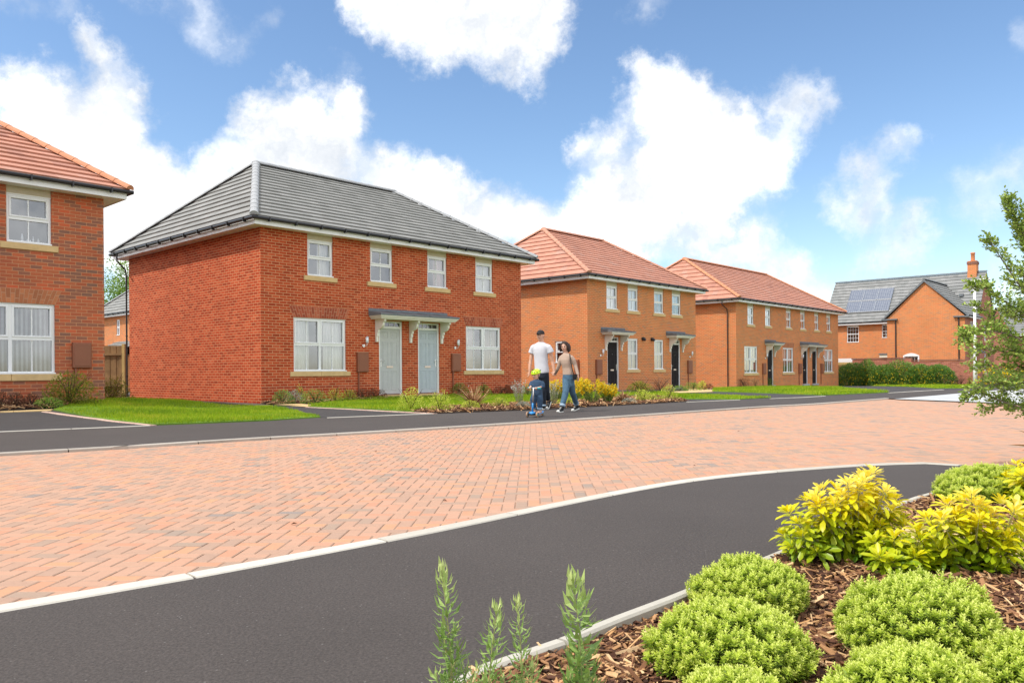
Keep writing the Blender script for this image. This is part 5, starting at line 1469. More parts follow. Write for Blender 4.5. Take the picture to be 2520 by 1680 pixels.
# ---- hedge with yellow flowers: individual bushes
hp = Vector((24.2, 57.6)); hd = Vector((.737, -.676)); nb_ = 6
for k in range(nb_):
    c = hp + hd*(7.0*(k+.5)/nb_); rs = np.random.RandomState(60+k); np.random.seed(60+k)
    names = ['leftmost, against the end of the terrace', 'second from the left, tallest', 'third from the left', 'fourth from the left', 'fifth from the left', 'rightmost, nearest the lamp post']
    e = empty('flowering_bush', (c.x, c.y, terr(c.x, c.y)), 0, 'dark green hedge bush with yellow flowers, '+names[k], 'hedge', 'yellow flowering hedge bushes')
    w_, h_ = 2.4, (1.6, 1.7, 1.55, 1.45, 1.45, 1.55)[k]; n = 5200
    d = rand_unit(n); d[:, 2] = np.abs(d[:, 2])*1.05-.05
    rad = lumpy(d, 60+k, 5, .2)*rs.power(5, n); P = d*rad[:, None]*np.array([w_/2, w_/2*.75, h_]); P[:, 2] = np.clip(P[:, 2], .02, None)
    D = d+rand_unit(n)*.8; D /= np.linalg.norm(D, axis=1)[:, None]
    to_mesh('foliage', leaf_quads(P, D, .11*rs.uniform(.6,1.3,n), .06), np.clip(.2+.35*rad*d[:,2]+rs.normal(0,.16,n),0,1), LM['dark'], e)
    m = 260; dd = rand_unit(m); dd[:, 2] = np.abs(dd[:, 2])*.8; Q = dd*lumpy(dd, 60+k, 5, .2)[:, None]*np.array([w_/2, w_/2*.75, h_])*1.01
    sel = np.repeat(Q, 3, 0); D2 = rand_unit(len(sel)); to_mesh('flower', leaf_quads(sel, D2, .055, .05), rs.uniform(0,1,len(sel)), LM['yellow'], e)['kind'] = 'stuff'
    stems_mesh('stem', [[(0,0,0),(math.cos(a)*.2,math.sin(a)*.2,.4),(math.cos(a)*.6,math.sin(a)*.4,h_*.8)] for a in np.linspace(0,5.5,7)], .02, LM['twig'], e)
for (u0,u1,vt,vb,k,l) in ((2350,2378,922,950,'russet','reddish shrub at the foot of the garden wall'), (2380,2394,925,950,'olive','narrow shrub at the end of the garden wall beside the lamp post')):
    sh('shrub', u0, u1, vt, vb, k, l, n=500, leaf=.06, shape='loose')
e2 = sh('flowering_bush', 2425, 2530, 905, 952, 'dark', 'flowering bush behind the tree branches at the right edge', cat='hedge', group='yellow flowering hedge bushes', n=2500, leaf=.1, fl='yellow', nfl=120)

# ---- brick garden wall
wa_ = C5 - SD*5.2 - FD*2.2; 
e = empty('garden_wall', (wa_.x, wa_.y, 0), math.atan2(-SD.y, -SD.x), 'long stepped brick garden wall with brick coping behind the hedge', 'wall')
b = MB(); b.box(-7.0, -3.1, 0, .22, -1, 1.52); b.box(-3.1, .8, 0, .22, -1, 1.34); b.box(-3.3, -2.9, -.04, .26, -1, 1.53); b.box(.6, .95, -.04, .26, -1, 1.36)
b.build('wall', M['brick_garden'], e)
b = MB(); b.box(-7.05, -2.88, -.05, .28, 1.535, 1.61); b.box(-2.86, .97, -.05, .28, 1.365, 1.44); b.build('coping', M['brick_dark'], e)
e = empty('timber_fence', (wa_.x-FD.x*.1+SD.x*7, wa_.y-FD.y*.1+SD.y*7, 0), math.atan2(-SD.y, -SD.x), 'pale new timber fence panel between the terrace and the garden wall', 'fence')
b = MB()
for k in range(22): b.box(-2.6+k*.12, -2.6+k*.12+.113, 0, .02, -1, 1.32+.0*k)
b.build('board', M['wood_new'], e); b = MB(); b.box(-2.6, .04, -.03, -.001, 1.0, 1.09); b.box(-2.6, .04, -.03, -.001, .1, .19); b.build('rail', M['wood_new'], e)
b = MB(); b.box(-2.7, -.1, .8, 1.2, 1.3, 1.62); b.build('white_beam', M['white'], e)

# ---- wooden fence between the first two houses
e = empty('wooden_fence', (-13.72, 27.75, 0), math.radians(176), 'weathered brown close boarded fence between the two left houses', 'fence')
b = MB()
rs = random.Random(5)
for k in range(34):
    b.box(.02+k*.115, .02+k*.115+.125, -.012*(k % 2), .012-.012*(k % 2)+.004, 0, 1.84+rs.uniform(-.006,.006))
b.build('board', M['wood_fence'], e)
b = MB(); b.box(-.09, .01, -.03, .07, 0, 1.9); b.build('post', M['wood_new'], e)
b = MB(); b.box(0, 4, .03, .07, 1.5, 1.58); b.box(0, 4, .03, .07, .4, .48); b.build('rail', M['wood_fence'], e)

# ---- lamp post
x, y = G(2400, 951)
e = empty('lamp_post', (x, y, terr(x, y)), 0, 'slim white street lamp post beside the garden wall', 'lamp post')
b = MB(); b.lathe([(.095, 0), (.095, 1.1), (.07, 1.16), (.06, 5.55), (.0, 5.56)], 12); b.tube([(0,0,5.5),(.12,0,5.54),(.3,0,5.55)], .03, 8); b.build('pole', M['white'], e)
b = MB(); b.bevbox(.25, .78, -.11, .11, 5.5, 5.6, .03); b.build('lantern', M['white'], e)

# ---- trees
def leafy_crown(center, rx, rz, n, leaf, kind, parent, seed, clumps=26):
    rs = np.random.RandomState(seed); np.random.seed(seed)
    cc = rand_unit(clumps)*rs.uniform(.25, .9, clumps)[:, None]*np.array([rx, rx, rz]); cr = rs.uniform(.22, .42, clumps)*rx
    k = rs.randint(0, clumps, n); d = rand_unit(n); P = cc[k]+d*(cr[k]*rs.power(3, n))[:, None] + np.array(center)
    D = d+rand_unit(n)*.8; D /= np.linalg.norm(D, axis=1)[:, None]
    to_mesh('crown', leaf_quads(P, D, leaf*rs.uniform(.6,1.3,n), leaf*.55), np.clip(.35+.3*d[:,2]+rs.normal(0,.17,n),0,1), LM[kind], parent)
    return cc, cr
def big_tree(x, y, h, rx, n, leaf, kind, seed, label, z=0):
    e = empty('tree', (x, y, z), 0, label, 'tree', 'trees behind the houses')
    cc, cr = leafy_crown((0,0,h-rx*.95), rx, rx*.95, n, leaf, kind, e, seed)
    mb = MB(); top = Vector((0,0,h-rx))
    mb.tube([(0,0,0),(.08,.05,h*.3),tuple(top)], [.28,.2,.12], 8)
    for c in cc[:12]: mb.tube([(0,0,h*.4), tuple(Vector(c)*.5+top*.9), tuple(Vector(c)+Vector((0,0,h-rx*.95)))], [.1,.06,.02], 5)
    mb.build('trunk', M['wood_deep'], e, merge=False); return e
big_tree(-36.5, 74, 11.3, 4.2, 9000, .22, 'mid', 71, 'leafy tree above the pale grey roof in the gap on the left')
big_tree(62, 104, 8.5, 4.5, 5000, .3, 'dark', 72, 'far tree behind the garage at the right edge', -.5)

# house beyond, behind the tree branches
h6 = empty('brick_house', (47.5, 74.5, -.6), math.radians(-16), 'far brick house with slate roof and garage door behind the tree branches', 'house')
b = MB(); wall_panel(b, 0, 16, -.5, 4.6, [(3.0,5.4,0,2.2),(7.5,8.7,.9,2.2),(7.5,8.5,3.1,4.2),(3.2,4.4,3.1,4.2)], lambda t, d, z: (t, d, z)); wall_panel(b, 0, 9, -.5, 4.6, [], lambda t, d, z: (d, t, z), True); wall_panel(b, 0, 9, -.5, 4.6, [], lambda t, d, z: (16-d, t, z)); b.face([(0,0,4.6),(0,9,4.6),(0,4.5,7.4)]); b.build('wall', M['brick_garden'], h6)
b = MB(); courses(b, (-.2,-.4,4.6), (16.2,-.4,4.6), (16.2,4.5,7.5), (-.2,4.5,7.5)); courses(b, (16.2,9.4,4.6), (-.2,9.4,4.6), (-.2,4.5,7.5), (16.2,4.5,7.5)); b.build('roof', M['tile_slate'], h6, merge=False)
b = MB(); b.box(-.2, 16.2, -.42, -.3, 4.4, 4.6); b.build('fascia', M['white'], h6)
b = MB()
for k in range(8): b.bevbox(3.02, 5.38, .06, .1, .02+k*.27, .28+k*.27, .012)
b.build('garage_door', M['black'], h6)
window(h6, 7.5, 0, .9, 0, 1.2, 1.3, style='none'); window(h6, 7.5, 0, 3.1, 0, 1.0, 1.1, style='none'); window(h6, 3.2, 0, 3.1, 0, 1.2, 1.1, style='none')

# ---- slender tree entering from the right
TY = 7.0
base = PX(2640, 912, TY); e = empty('garden_tree', (base.x, TY, 0), 0, 'small leaved tree reaching in from the right edge of the photo', 'tree')
org = Vector((base.x, TY, 0)); rs = np.random.RandomState(9); np.random.seed(9)
P = []; D = []; T = []; tubes = MB()
def twig(p0, d, ln, r):
    """twig with alternate leaves"""
    n = max(3, int(ln/.014)); p = p0.copy(); pts = [tuple(p)]; d = d/np.linalg.norm(d); 
    for i in range(n):
        d = d+rs.normal(0, .06, 3)+np.array([0,0,-.008]); d /= np.linalg.norm(d); p = p+d*ln/n; pts.append(tuple(p))
        for sgn in (-1, 1):
            if rs.rand() < .12: continue
            s_ = np.cross(d, [0,0,1.0]); s_ /= np.linalg.norm(s_)+1e-6
            dd = d*.6+s_*sgn*.9+rs.normal(0,.35,3)+np.array([0,0,.15]); dd /= np.linalg.norm(dd); P.append(p+dd*.003); D.append(dd); T.append(np.clip(.45+rs.normal(0,.2)+.25*i/n,0,1))
    tubes.tube(pts[::2] if len(pts) > 4 else pts, [r*(1-.6*k/max(1, len(pts[::2] if len(pts) > 4 else pts)-1)) for k in range(len(pts[::2] if len(pts) > 4 else pts))], 4, caps=False)
    return p
def branch(pxs, r0, dens=1.0, dyy=0.0, start=0.1, tl=.15):
    pts = [np.array(PX(u, v, TY+dyy*(i/len(pxs)))-org) for i, (u, v) in enumerate(pxs)]
    S_ = smooth3(pts, 6); tubes.tube([tuple(p) for p in S_], [r0*(1-.8*i/(len(S_)-1)) for i in range(len(S_))], 6, caps=False)
    L_ = sum(np.linalg.norm(S_[i+1]-S_[i]) for i in range(len(S_)-1)); n = int(L_/.0155*dens)
    for k in range(n):
        t = start+(1-start)*(k+rs.rand())/n; i = min(int(t*(len(S_)-1)), len(S_)-2); f_ = t*(len(S_)-1)-i
        p = S_[i]*(1-f_)+S_[i+1]*f_; d = S_[i+1]-S_[i]; d /= np.linalg.norm(d)
        o_ = rs.normal(size=3); o_ -= d*o_.dot(d); o_ /= np.linalg.norm(o_)
        twig(p, d*.7+o_*.9+np.array([0,0,.15]), tl*rs.uniform(.35,1.1)*(1.1-.5*t), .0022)
    twig(S_[-1], S_[-1]-S_[-2], tl*.7, .002)
def smooth3(P_, n):
    out = []
    for i in range(len(P_)-1):
        p0 = P_[max(i-1,0)]; p1 = P_[i]; p2 = P_[i+1]; p3 = P_[min(i+2,len(P_)-1)]
        for k in range(n):
            t_ = k/n; out.append(.5*((2*p1)+(p2-p0)*t_+(2*p0-5*p1+4*p2-p3)*t_*t_+(3*p1-p0-3*p2+p3)*t_**3))
    out.append(P_[-1]); return out
branch([(2640,1120),(2630,950),(2600,820),(2560,700),(2530,600),(2495,530),(2482,492)], .022, 1.1, .0, .35, .15)
branch([(2600,820),(2540,740),(2500,690),(2450,615),(2436,592)], .010, 1.0, .2, .3, .15)
branch([(2610,850),(2540,790),(2470,740),(2420,705),(2402,702)], .010, 1.15, -.2, .3, .15)
branch([(2620,900),(2550,860),(2490,825),(2430,815),(2385,822),(2374,830)], .011, 1.3, -.3, .3, .17)
branch([(2620,900),(2560,880),(2500,870),(2440,860),(2405,858)], .010, 1.3, .2, .25, .17)
branch([(2490,1000-150),(2450,800),(2425,765),(2400,755)], .006, 1.0, .1, .2, .13)
branch([(2630,950),(2570,930),(2500,900),(2440,905),(2395,900)], .010, 1.0, .1, .3, .14)
branch([(2630,960),(2580,950),(2510,940),(2450,945),(2400,955)], .009, 1.0, -.2, .3, .13)
branch([(2640,1040),(2580,1025),(2520,1005),(2460,985),(2410,965),(2380,985-5)], .010, 1.1, .0, .3, .13)
branch([(2600,1030),(2550,1012),(2500,1000),(2450,1000),(2420,1008)], .007, 1.0, .15, .3, .12)
branch([(2620,900),(2570,820),(2520,780),(2480,770)], .009, 1.3, .3, .2, .16)
branch([(2600,800),(2570,740),(2530,700),(2510,660)], .009, 1.2, -.2, .2, .16)
branch([(2600,760),(2560,660),(2520,600),(2505,560)], .008, 1.2, .2, .2, .14)
branch([(2640,1000),(2590,960),(2540,900),(2500,860)], .010, 1.2, -.1, .2, .17)
branch([(2640,920),(2600,860),(2560,800),(2530,740)], .010, 1.2, .25, .2, .17)
branch([(2640,1010),(2600,990),(2560,975),(2500,960),(2470,962)], .009, 1.1, .1, .2, .15)
branch([(2600,700),(2560,620),(2540,560),(2525,520)], .008, 1.1, .0, .2, .14)
branch([(2640,900),(2600,880),(2560,860),(2520,845)], .008, 1.5, .1, .1, .18)
branch([(2640,980),(2600,930),(2560,905),(2525,880)], .008, 1.5, -.2, .1, .18)
branch([(2640,800),(2600,740),(2570,680),(2545,640)], .008, 1.5, .2, .1, .17)
branch([(2640,860),(2600,800),(2570,770),(2530,755)], .008, 1.5, -.1, .1, .18)
tubes.tube([(0,0,0),(.02,0,.4),(PX(2640,1120,TY)-org)], [.032,.028,.024], 8)
# the part of the crown outside the frame
for k in range(16):
    a = rs.uniform(0, 2*PI); z0 = rs.uniform(.7, 2.3); p0 = np.array([0,0,z0]); ln = rs.uniform(.4, .9)
    dirv = np.array([abs(math.cos(a)), math.sin(a), .8])
    p1 = p0+dirv*ln*.7; tubes.tube([tuple(p0), tuple((p0+p1)/2+np.array([0,0,.03])), tuple(p1)], [.009,.006,.003], 5, caps=False)
    for q in range(16): twig(p0+(p1-p0)*rs.uniform(.2,1), dirv+rs.normal(0,.8,3), .15, .002)
P, D, T = map(np.array, (P, D, T)); n = len(P)
to_mesh('crown', leaf_quads(P, D, 0.035*rs.uniform(.6,1.25,n), .021*rs.uniform(.7,1.2,n), .2), T, LM['tree'], e)
tubes.build('trunk', M['bark_grey'], e, merge=False)

# scattered crumbs and dead leaves on the paving
rs = np.random.RandomState(88); mb = MB()
for k in range(46):
    y = rs.uniform(4.2, 15); x = rs.uniform(-.55, .35)*y
    if not poly_in(np.array([x]), np.array([y]), road)[0]: continue
    s_ = rs.uniform(.006, .02); a = rs.uniform(0, 6); c_, n_s = math.cos(a)*s_, math.sin(a)*s_
    mb.face([(x-c_,y-n_s,-.017),(x+n_s*.5,y-c_*.5,-.010),(x+c_,y+n_s,-.014),(x-n_s*.5,y+c_*.5,-.008)], 0, None, rs.uniform(0,.7))
o = mb.build('leaf_litter', M['bark'], None, merge=False); tag(o, 'tiny dead leaves and crumbs scattered on the block paving', 'litter', None, 'stuff')
# ================================================================= people
SK = plain('skin', (.62,.34,.225), .55, .06, 12, bump=.05); SK2 = plain('skin_fair', (.64,.38,.27), .55, .06, 12, bump=.05)
CL = {k: plain('cloth_'+k, c, .9, v, 14, bump=.35, bscale=70) for k, c, v in (
    ('white', (.60,.60,.635), .03), ('navy', (.012,.017,.028), .25), ('denim', (.060,.125,.19), .22), ('denim_dark', (.030,.065,.12), .22), ('cuff', (.30,.40,.50), .1),
    ('beige', (.44,.32,.245), .06), ('black', (.012,.012,.013), .2), ('cap', (.022,.019,.019), .2), ('strap', (.02,.018,.017), .2))}
HAIR = plain('hair_brown', (.030,.014,.009), .75, .4, 40, bump=.5, bscale=120)
LIP = plain('lips', (.42,.12,.09), .5); EYE = plain('eye_dark', (.03,.02,.018), .25); RUB = plain('white_rubber', (.74,.73,.68), .5, .04)

def rel(mb, base):
    mb.v = [(p[0]-base.x, p[1]-base.y, p[2]-base.z) for p in mb.v]
def remeshed(name, mb, voxel, mat, parent, base, it=4, fac=.5):
    rel(mb, base)
    o = mb.build(name, mat, None, merge=True)
    m = o.modifiers.new('r', 'REMESH'); m.mode = 'VOXEL'; m.voxel_size = voxel; m.use_smooth_shade = True
    s_ = o.modifiers.new('s', 'SMOOTH'); s_.factor = fac; s_.iterations = it
    bpy.context.view_layer.update()
    dg = bpy.context.evaluated_depsgraph_get(); ev = o.evaluated_get(dg); me = bpy.data.meshes.new_from_object(ev)
    me.name = name; old = o.data; bpy.data.objects.remove(o); bpy.data.meshes.remove(old)
    me.materials.clear(); me.materials.append(mat)
    me.polygons.foreach_set('use_smooth', [True]*len(me.polygons))
    o = bpy.data.objects.new(name, me); col.objects.link(o); o.parent = parent; return o
def part(name, mb, mat, parent, base):
    rel(mb, base); return mb.build(name, mat, parent, merge=True)
def ell(mb, c, r, fw=None, n=14, m=0):
    """ellipsoid; r=(across, along fw, up)"""
    c = Vector(c); fw = (fw or Vector((0,1,0))).normalized(); sx = fw.cross(Vector((0,0,1)))
    sx = sx.normalized() if sx.length > 1e-4 else Vector((1,0,0)); up = sx.cross(fw)
    rings = []
    for q in range(1, 10):
        a = PI*q/10; z = -math.cos(a)*r[2]; k = math.sin(a)
        rings.append([c+up*z+sx*math.cos(2*PI*j/n)*k*r[0]+fw*math.sin(2*PI*j/n)*k*r[1] for j in range(n)])
    mb.ring_loft(rings, m)
def rings(mb, lst, fw, n=20, m=0):
    """stack of oval sections: (centre, half width, half depth, twist)"""
    out = []
    for it in lst:
        c, rx, ry = Vector(it[0]), it[1], it[2]; f_ = fw if len(it) < 4 else Matrix.Rotation(it[3], 3, 'Z') @ fw
        ax = Vector((-f_.y, f_.x, 0)).normalized()
        out.append([c + ax*rx*math.copysign(abs(math.cos(2*PI*j/n))**.85, math.cos(2*PI*j/n)) + f_*ry*math.sin(2*PI*j/n) for j in range(n)])
    mb.ring_loft(out, m)
def hand(mb, wrist, end, side, r=.042, curl=.5, sc=1.0):
    """palm, four unequal bent fingers and a thumb"""
    w, e_ = Vector(wrist), Vector(end); d = (e_-w).normalized(); s_ = Vector(side); s_ = (s_-d*s_.dot(d)).normalized(); nn = d.cross(s_)
    pl = w+d*.045*sc; mb.tube([w, w+d*.03*sc, w+d*.075*sc, w+d*.09*sc], [.024*sc,.033*sc,.038*sc,.030*sc], 10, flat=.55)
    for k, ln in enumerate((.070,.080,.074,.058)):
        o_ = s_*(-.027+.018*k)*sc; p0 = w+d*.078*sc+o_; a = curl
        p1 = p0+(d*math.cos(a*.5)+nn*math.sin(a*.5))*ln*.45*sc; p2 = p1+(d*math.cos(a*1.4)+nn*math.sin(a*1.4))*ln*.33*sc; p3 = p2+(d*math.cos(a*2.1)+nn*math.sin(a*2.1))*ln*.25*sc
        mb.tube([p0-d*.015*sc, p1, p2, p3], [.0095*sc,.0088*sc,.0078*sc,.006*sc], 8)
    t0 = w+d*.025*sc-s_*.030*sc; mb.tube([t0, t0+(d*.8-s_*.6+nn*.3)*.035*sc, t0+(d*1.0-s_*.45+nn*.6)*.065*sc], [.012*sc,.0105*sc,.0075*sc], 8)
def head(mb, c, fw, h=.23, down=0.0):
    """skull, face, nose, ears, jaw; c = centre of the head"""
    fw = Vector((fw[0], fw[1], -down)).normalized(); sx = fw.cross(Vector((0,0,1))).normalized(); up = sx.cross(fw); c = Vector(c); k = h/.23
    ell(mb, c+up*.018*k-fw*.012*k, (.075*k,.092*k,.098*k), fw)
    ell(mb, c-up*.035*k+fw*.022*k, (.058*k,.062*k,.078*k), fw)
    ell(mb, c-up*.085*k+fw*.045*k, (.030*k,.030*k,.026*k), fw, 10)       # chin
    mb.tube([c+up*.022*k+fw*.078*k, c-up*.012*k+fw*.100*k, c-up*.026*k+fw*.088*k], [.008*k,.012*k,.011*k], 8)   # nose
    for s_ in (-1, 1):
        ell(mb, c+sx*.076*k*s_-up*.005*k-fw*.005*k, (.010*k,.018*k,.030*k), fw, 8)
        ell(mb, c+sx*.035*k*s_-up*.022*k+fw*.060*k, (.022*k,.02*k,.022*k), fw, 8)   # cheek
    return fw, sx, up, k
def face_bits(c, fr, parent, base, brow=None):
    fw, sx, up, k = fr; c = Vector(c); mb = MB()
    for s_ in (-1, 1): ell(mb, c+sx*.030*k*s_+up*.010*k+fw*.081*k, (.013*k,.006*k,.006*k), fw, 8)
    part('eyes', mb, EYE, parent, base)
    mb = MB()
    for s_ in (-1, 1): mb.tube([c+sx*.014*k*s_+up*.026*k+fw*.089*k, c+sx*.032*k*s_+up*.031*k+fw*.085*k, c+sx*.050*k*s_+up*.025*k+fw*.074*k], .0035*k, 5)
    part('eyebrows', mb, HAIR, parent, base)
    mb = MB(); mb.tube([c-sx*.022*k-up*.052*k+fw*.073*k, c-up*.050*k+fw*.084*k, c+sx*.022*k-up*.052*k+fw*.073*k], [.004*k,.0068*k,.004*k], 6, flat=.8); part('mouth', mb, LIP, parent, base)
def sneaker(heel, toe, parent, base, r=.036, ankle=None, upper='black', name='shoe'):
    h, t_ = Vector(heel), Vector(toe); d = (t_-h).normalized(); up = Vector((0,0,1)); up = (up-d*up.dot(d)).normalized(); sd_ = d.cross(up); L_ = (t_-h).length
    def ring(f_, w_, z0, z1):
        c = h+d*L_*f_; return [c+sd_*w_*math.cos(2*PI*j/12)+up*((z0+z1)/2+(z1-z0)/2*math.sin(2*PI*j/12)) for j in range(12)]
    mb = MB(); mb.ring_loft([ring(.02,.022,.01,.05), ring(.1,.034,.008,.085), ring(.3,.036,.008,.095), ring(.55,.039,.008,.070), ring(.8,.040,.008,.050), ring(.93,.030,.008,.040)])
    if ankle is not None: mb.tube([h+d*L_*.2+up*.05, Vector(ankle)], [.040,.043], 12)
    o = part(name, mb, CL[upper], parent, base)
    mb = MB(); mb.ring_loft([ring(-.02,.022,-.008,.014), ring(.08,.036,-.010,.018), ring(.5,.041,-.010,.016), ring(.82,.045,-.010,.020), ring(1.0,.030,-.008,.022), ring(1.04,.012,-.002,.016)])
    ell(mb, h+d*L_*.90+up*.024, (.036,.045,.026), d, 10)
    mb2 = mb; s_ = part('sole', mb2, RUB, o, base)
    mb = MB()
    for k in range(4):
        c = h+d*L_*(.38+.11*k)+up*(.094-.015*k); mb.tube([c-sd_*.02, c+up*.006, c+sd_*.02], .004, 5)
    part('laces', mb, RUB, o, base); return o
def limb(mb, pts, rs_, n=12): mb.tube(pts, rs_, n)
def J(u, v, Y): return PX(1270+u/6.533, 800+v/6.533, Y)

# ---------------- man
YM = 17.15
bx_, by_ = PX(1343, 1009, YM).x, YM
B0 = Vector((bx_, by_, terr(bx_, by_)))
man = empty('person', B0, 0, 'man in a white t-shirt, dark jeans and black cap, walking behind the child', 'person')
fwd = Vector((-.52, -.85, 0)).normalized(); hfw = Vector((-.46, -.88, 0)).normalized()
sk = MB(); hc = J(392, 172, YM)
fr = head(sk, hc, hfw, .24)
limb(sk, [J(400,205,YM+.02), J(402,250,YM+.02), J(400,300,YM+.01)], [.055,.056,.068])
rings(sk, [(J(398,295,YM), .10,.07), (J(398,330,YM), .145,.080), (J(396,400,YM), .140,.09), (J(400,560,YM), .120,.08), (J(408,680,YM), .12,.08), (J(415,770,YM), .115,.08)], fwd)
aL = [J(300,352,YM+.07), J(256,450,YM+.11), J(234,575,YM+.10), J(222,650,YM+.07), J(216,735,YM+.03)]
aR = [J(500,352,YM-.07), J(556,450,YM-.09), J(585,585,YM-.08), J(600,660,YM-.10), J(612,742,YM-.13)]
for a in (aL, aR): limb(sk, a, [.054,.046,.038,.036,.026])
hand(sk, aL[-1], J(203,830,YM+.0), (.3,-.9,0), curl=.45); hand(sk, aR[-1], J(603,800,YM-.17), (1,.2,0), curl=.9)
lA = [J(392,780,YM+.04), J(425,1040,YM-.03), J(438,1180,YM+.0), J(436,1300,YM+.03)]; lB = [J(455,780,YM-.04), J(476,1020,YM+.04), J(500,1130,YM+.14), J(520,1215,YM+.24)]
for l in (lA, lB): limb(sk, l, [.066,.050,.044,.034])
remeshed('body', sk, .0085, SK, man, B0, 3)
face_bits(hc, fr, man, B0)
ts = MB()
rings(ts, [(J(400,272,YM+.01), .070,.062), (J(398,288,YM+.005), .110,.076), (J(397,308,YM), .155,.088), (J(396,340,YM), .188,.100), (J(396,385,YM), .184,.114), (J(397,440,YM), .172,.118), (J(400,520,YM), .160,.112), (J(405,620,YM), .158,.112), (J(412,700,YM), .166,.118), (J(415,745,YM), .170,.120), (J(412,775,YM), .155,.118)], fwd)
limb(ts, [J(312,340,YM+.06), J(278,362,YM+.085), J(260,410,YM+.105), J(248,452,YM+.112)], [.062,.070,.072,.076]); limb(ts, [J(486,340,YM-.065), J(522,358,YM-.085), J(545,400,YM-.09), J(558,442,YM-.09)], [.062,.070,.072,.076])
o = remeshed('tshirt', ts, .010, CL['white'], man, B0, 3, .5)
tr = MB()
rings(tr, [(J(414,715,YM), .150,.108), (J(416,790,YM), .165,.120), (J(420,850,YM), .150,.118)], fwd)
limb(tr, [J(398,800,YM+.04), J(418,930,YM+.0), J(430,1060,YM-.02), J(437,1180,YM+.01), J(436,1285,YM+.03)], [.100,.092,.080,.070,.062])
limb(tr, [J(458,800,YM-.04), J(470,930,YM-.01), J(480,1040,YM+.03), J(497,1120,YM+.13), J(512,1190,YM+.22)], [.100,.092,.082,.070,.062])
remeshed('jeans', tr, .011, CL['navy'], man, B0, 3)
cf = MB(); limb(cf, [J(436,1272,YM+.03), J(436,1300,YM+.03)], [.067,.067], 14); part('turn_up', cf, CL['cuff'], man, B0)
sneaker(J(452,1345,YM+.16), J(405,1360,YM+.0), man, B0, ankle=J(438,1295,YM+.04)); sneaker(J(548,1235,YM+.34), J(496,1358,YM+.14), man, B0, ankle=J(518,1205,YM+.24))
fw, sx, up, k = fr; cp_ = MB()
rg = []
for q in range(7):
    a = PI/2*q/6; rg.append([hc+up*(.044+.090*math.sin(a))-fw*.010+sx*math.cos(2*PI*j/18)*.086*math.cos(a)*.999+fw*math.sin(2*PI*j/18)*.104*math.cos(a) for j in range(18)])
rg.insert(0, [hc+up*.034-fw*.012+sx*math.cos(2*PI*j/18)*.085+fw*math.sin(2*PI*j/18)*.103 for j in range(18)]); cp_.ring_loft(rg)
pk = [[hc+up*(.058-.010*t)+fw*(.085+.062*t)+sx*.070*(1-t*.35)*s_ +up*(-.012*abs(s_)) for s_ in (-1,-.6,0,.6,1)] for t in (0,.5,1)]
for i in range(2):
    for j in range(4):
        q = [pk[i][j], pk[i][j+1], pk[i+1][j+1], pk[i+1][j]]; cp_.face(q, 0, None, 0, True); cp_.face([p-up*.006 for p in q][::-1], 0, None, 0, True)
cp_.lathe([(.006, 0), (.0, .006)], 6)
cp_.v = cp_.v[:]; part('cap', cp_, CL['cap'], man, B0)
hr = MB(); ell(hr, hc-fw*.045-up*.012, (.070,.050,.050), fw); hr.tube([hc-fw*.1-up*.03, hc-fw*.115-up*.07], .004, 5); part('hair', hr, HAIR, man, B0)

# ---------------- woman
YW = 16.3
B1 = PX(1270+800/6.533, 800+1395/6.533, YW); B1.z = terr(B1.x, B1.y)
wo = empty('person', B1, 0, 'woman with bobbed brown hair in a beige jumper and blue jeans, holding the man\'s hand', 'person')
fwd = Vector((-.55, -.83, 0)).normalized(); hfw = Vector((-.38, -.92, 0)).normalized()
sk = MB(); hc = J(778, 345, YW); fr = head(sk, hc, hfw, .205, .25)
limb(sk, [J(790,380,YW+.03), J(796,420,YW+.03), J(800,470,YW+.02)], [.044,.044,.055])
rings(sk, [(J(803,470,YW), .08,.06), (J(806,505,YW), .10,.06), (J(808,580,YW), .10,.08), (J(822,690,YW), .085,.065), (J(832,760,YW), .095,.07), (J(836,830,YW), .095,.07)], fwd)
aL = [J(734,508,YW+.06), J(706,570,YW+.06), J(690,650,YW+.08), J(666,705,YW+.12), J(640,758,YW+.30)]
aR = [J(880,502,YW-.06), J(922,560,YW-.06), J(950,640,YW-.05), J(974,720,YW-.08), J(996,800,YW-.12)]
for a in (aL, aR): limb(sk, a, [.042,.036,.030,.027,.021])
hand(sk, aL[-1], J(618,808,YW+.55), (1,0,0), curl=.8, sc=.9); hand(sk, aR[-1], J(1003,880,YW-.13), (.4,-.9,0), curl=.4, sc=.9)
for l in ([J(800,850,YW+.04), J(795,1080,YW-.16), J(742,1310,YW-.24)], [J(870,850,YW-.04), J(905,1080,YW+.08), J(965,1275,YW+.40)]): limb(sk, l, [.058,.044,.032])
remeshed('body', sk, .0080, SK2, wo, B1, 3); face_bits(hc, fr, wo, B1)
sw = MB()
rings(sw, [(J(800,452,YW+.015), .056,.050), (J(802,466,YW), .085,.062), (J(804,482,YW), .118,.070), (J(805,505,YW), .136,.080), (J(806,560,YW), .130,.098), (J(812,610,YW), .116,.100), (J(822,690,YW), .104,.080), (J(832,750,YW), .112,.088), (J(834,798,YW), .116,.092)], fwd)
for a, s_ in ((aL, 1), (aR, -1)): limb(sw, [a[0], a[1], a[2], a[3], a[4]], [.047,.048,.042,.037,.030])
remeshed('jumper', sw, .009, CL['beige'], wo, B1, 3)
jn = MB(); rings(jn, [(J(834,780,YW), .108,.086), (J(838,830,YW), .122,.098), (J(840,880,YW), .118,.098)], fwd)
limb(jn, [J(806,850,YW+.03), J(806,960,YW-.06), J(797,1080,YW-.15), J(770,1190,YW-.20), J(744,1285,YW-.24)], [.085,.078,.068,.062,.056])
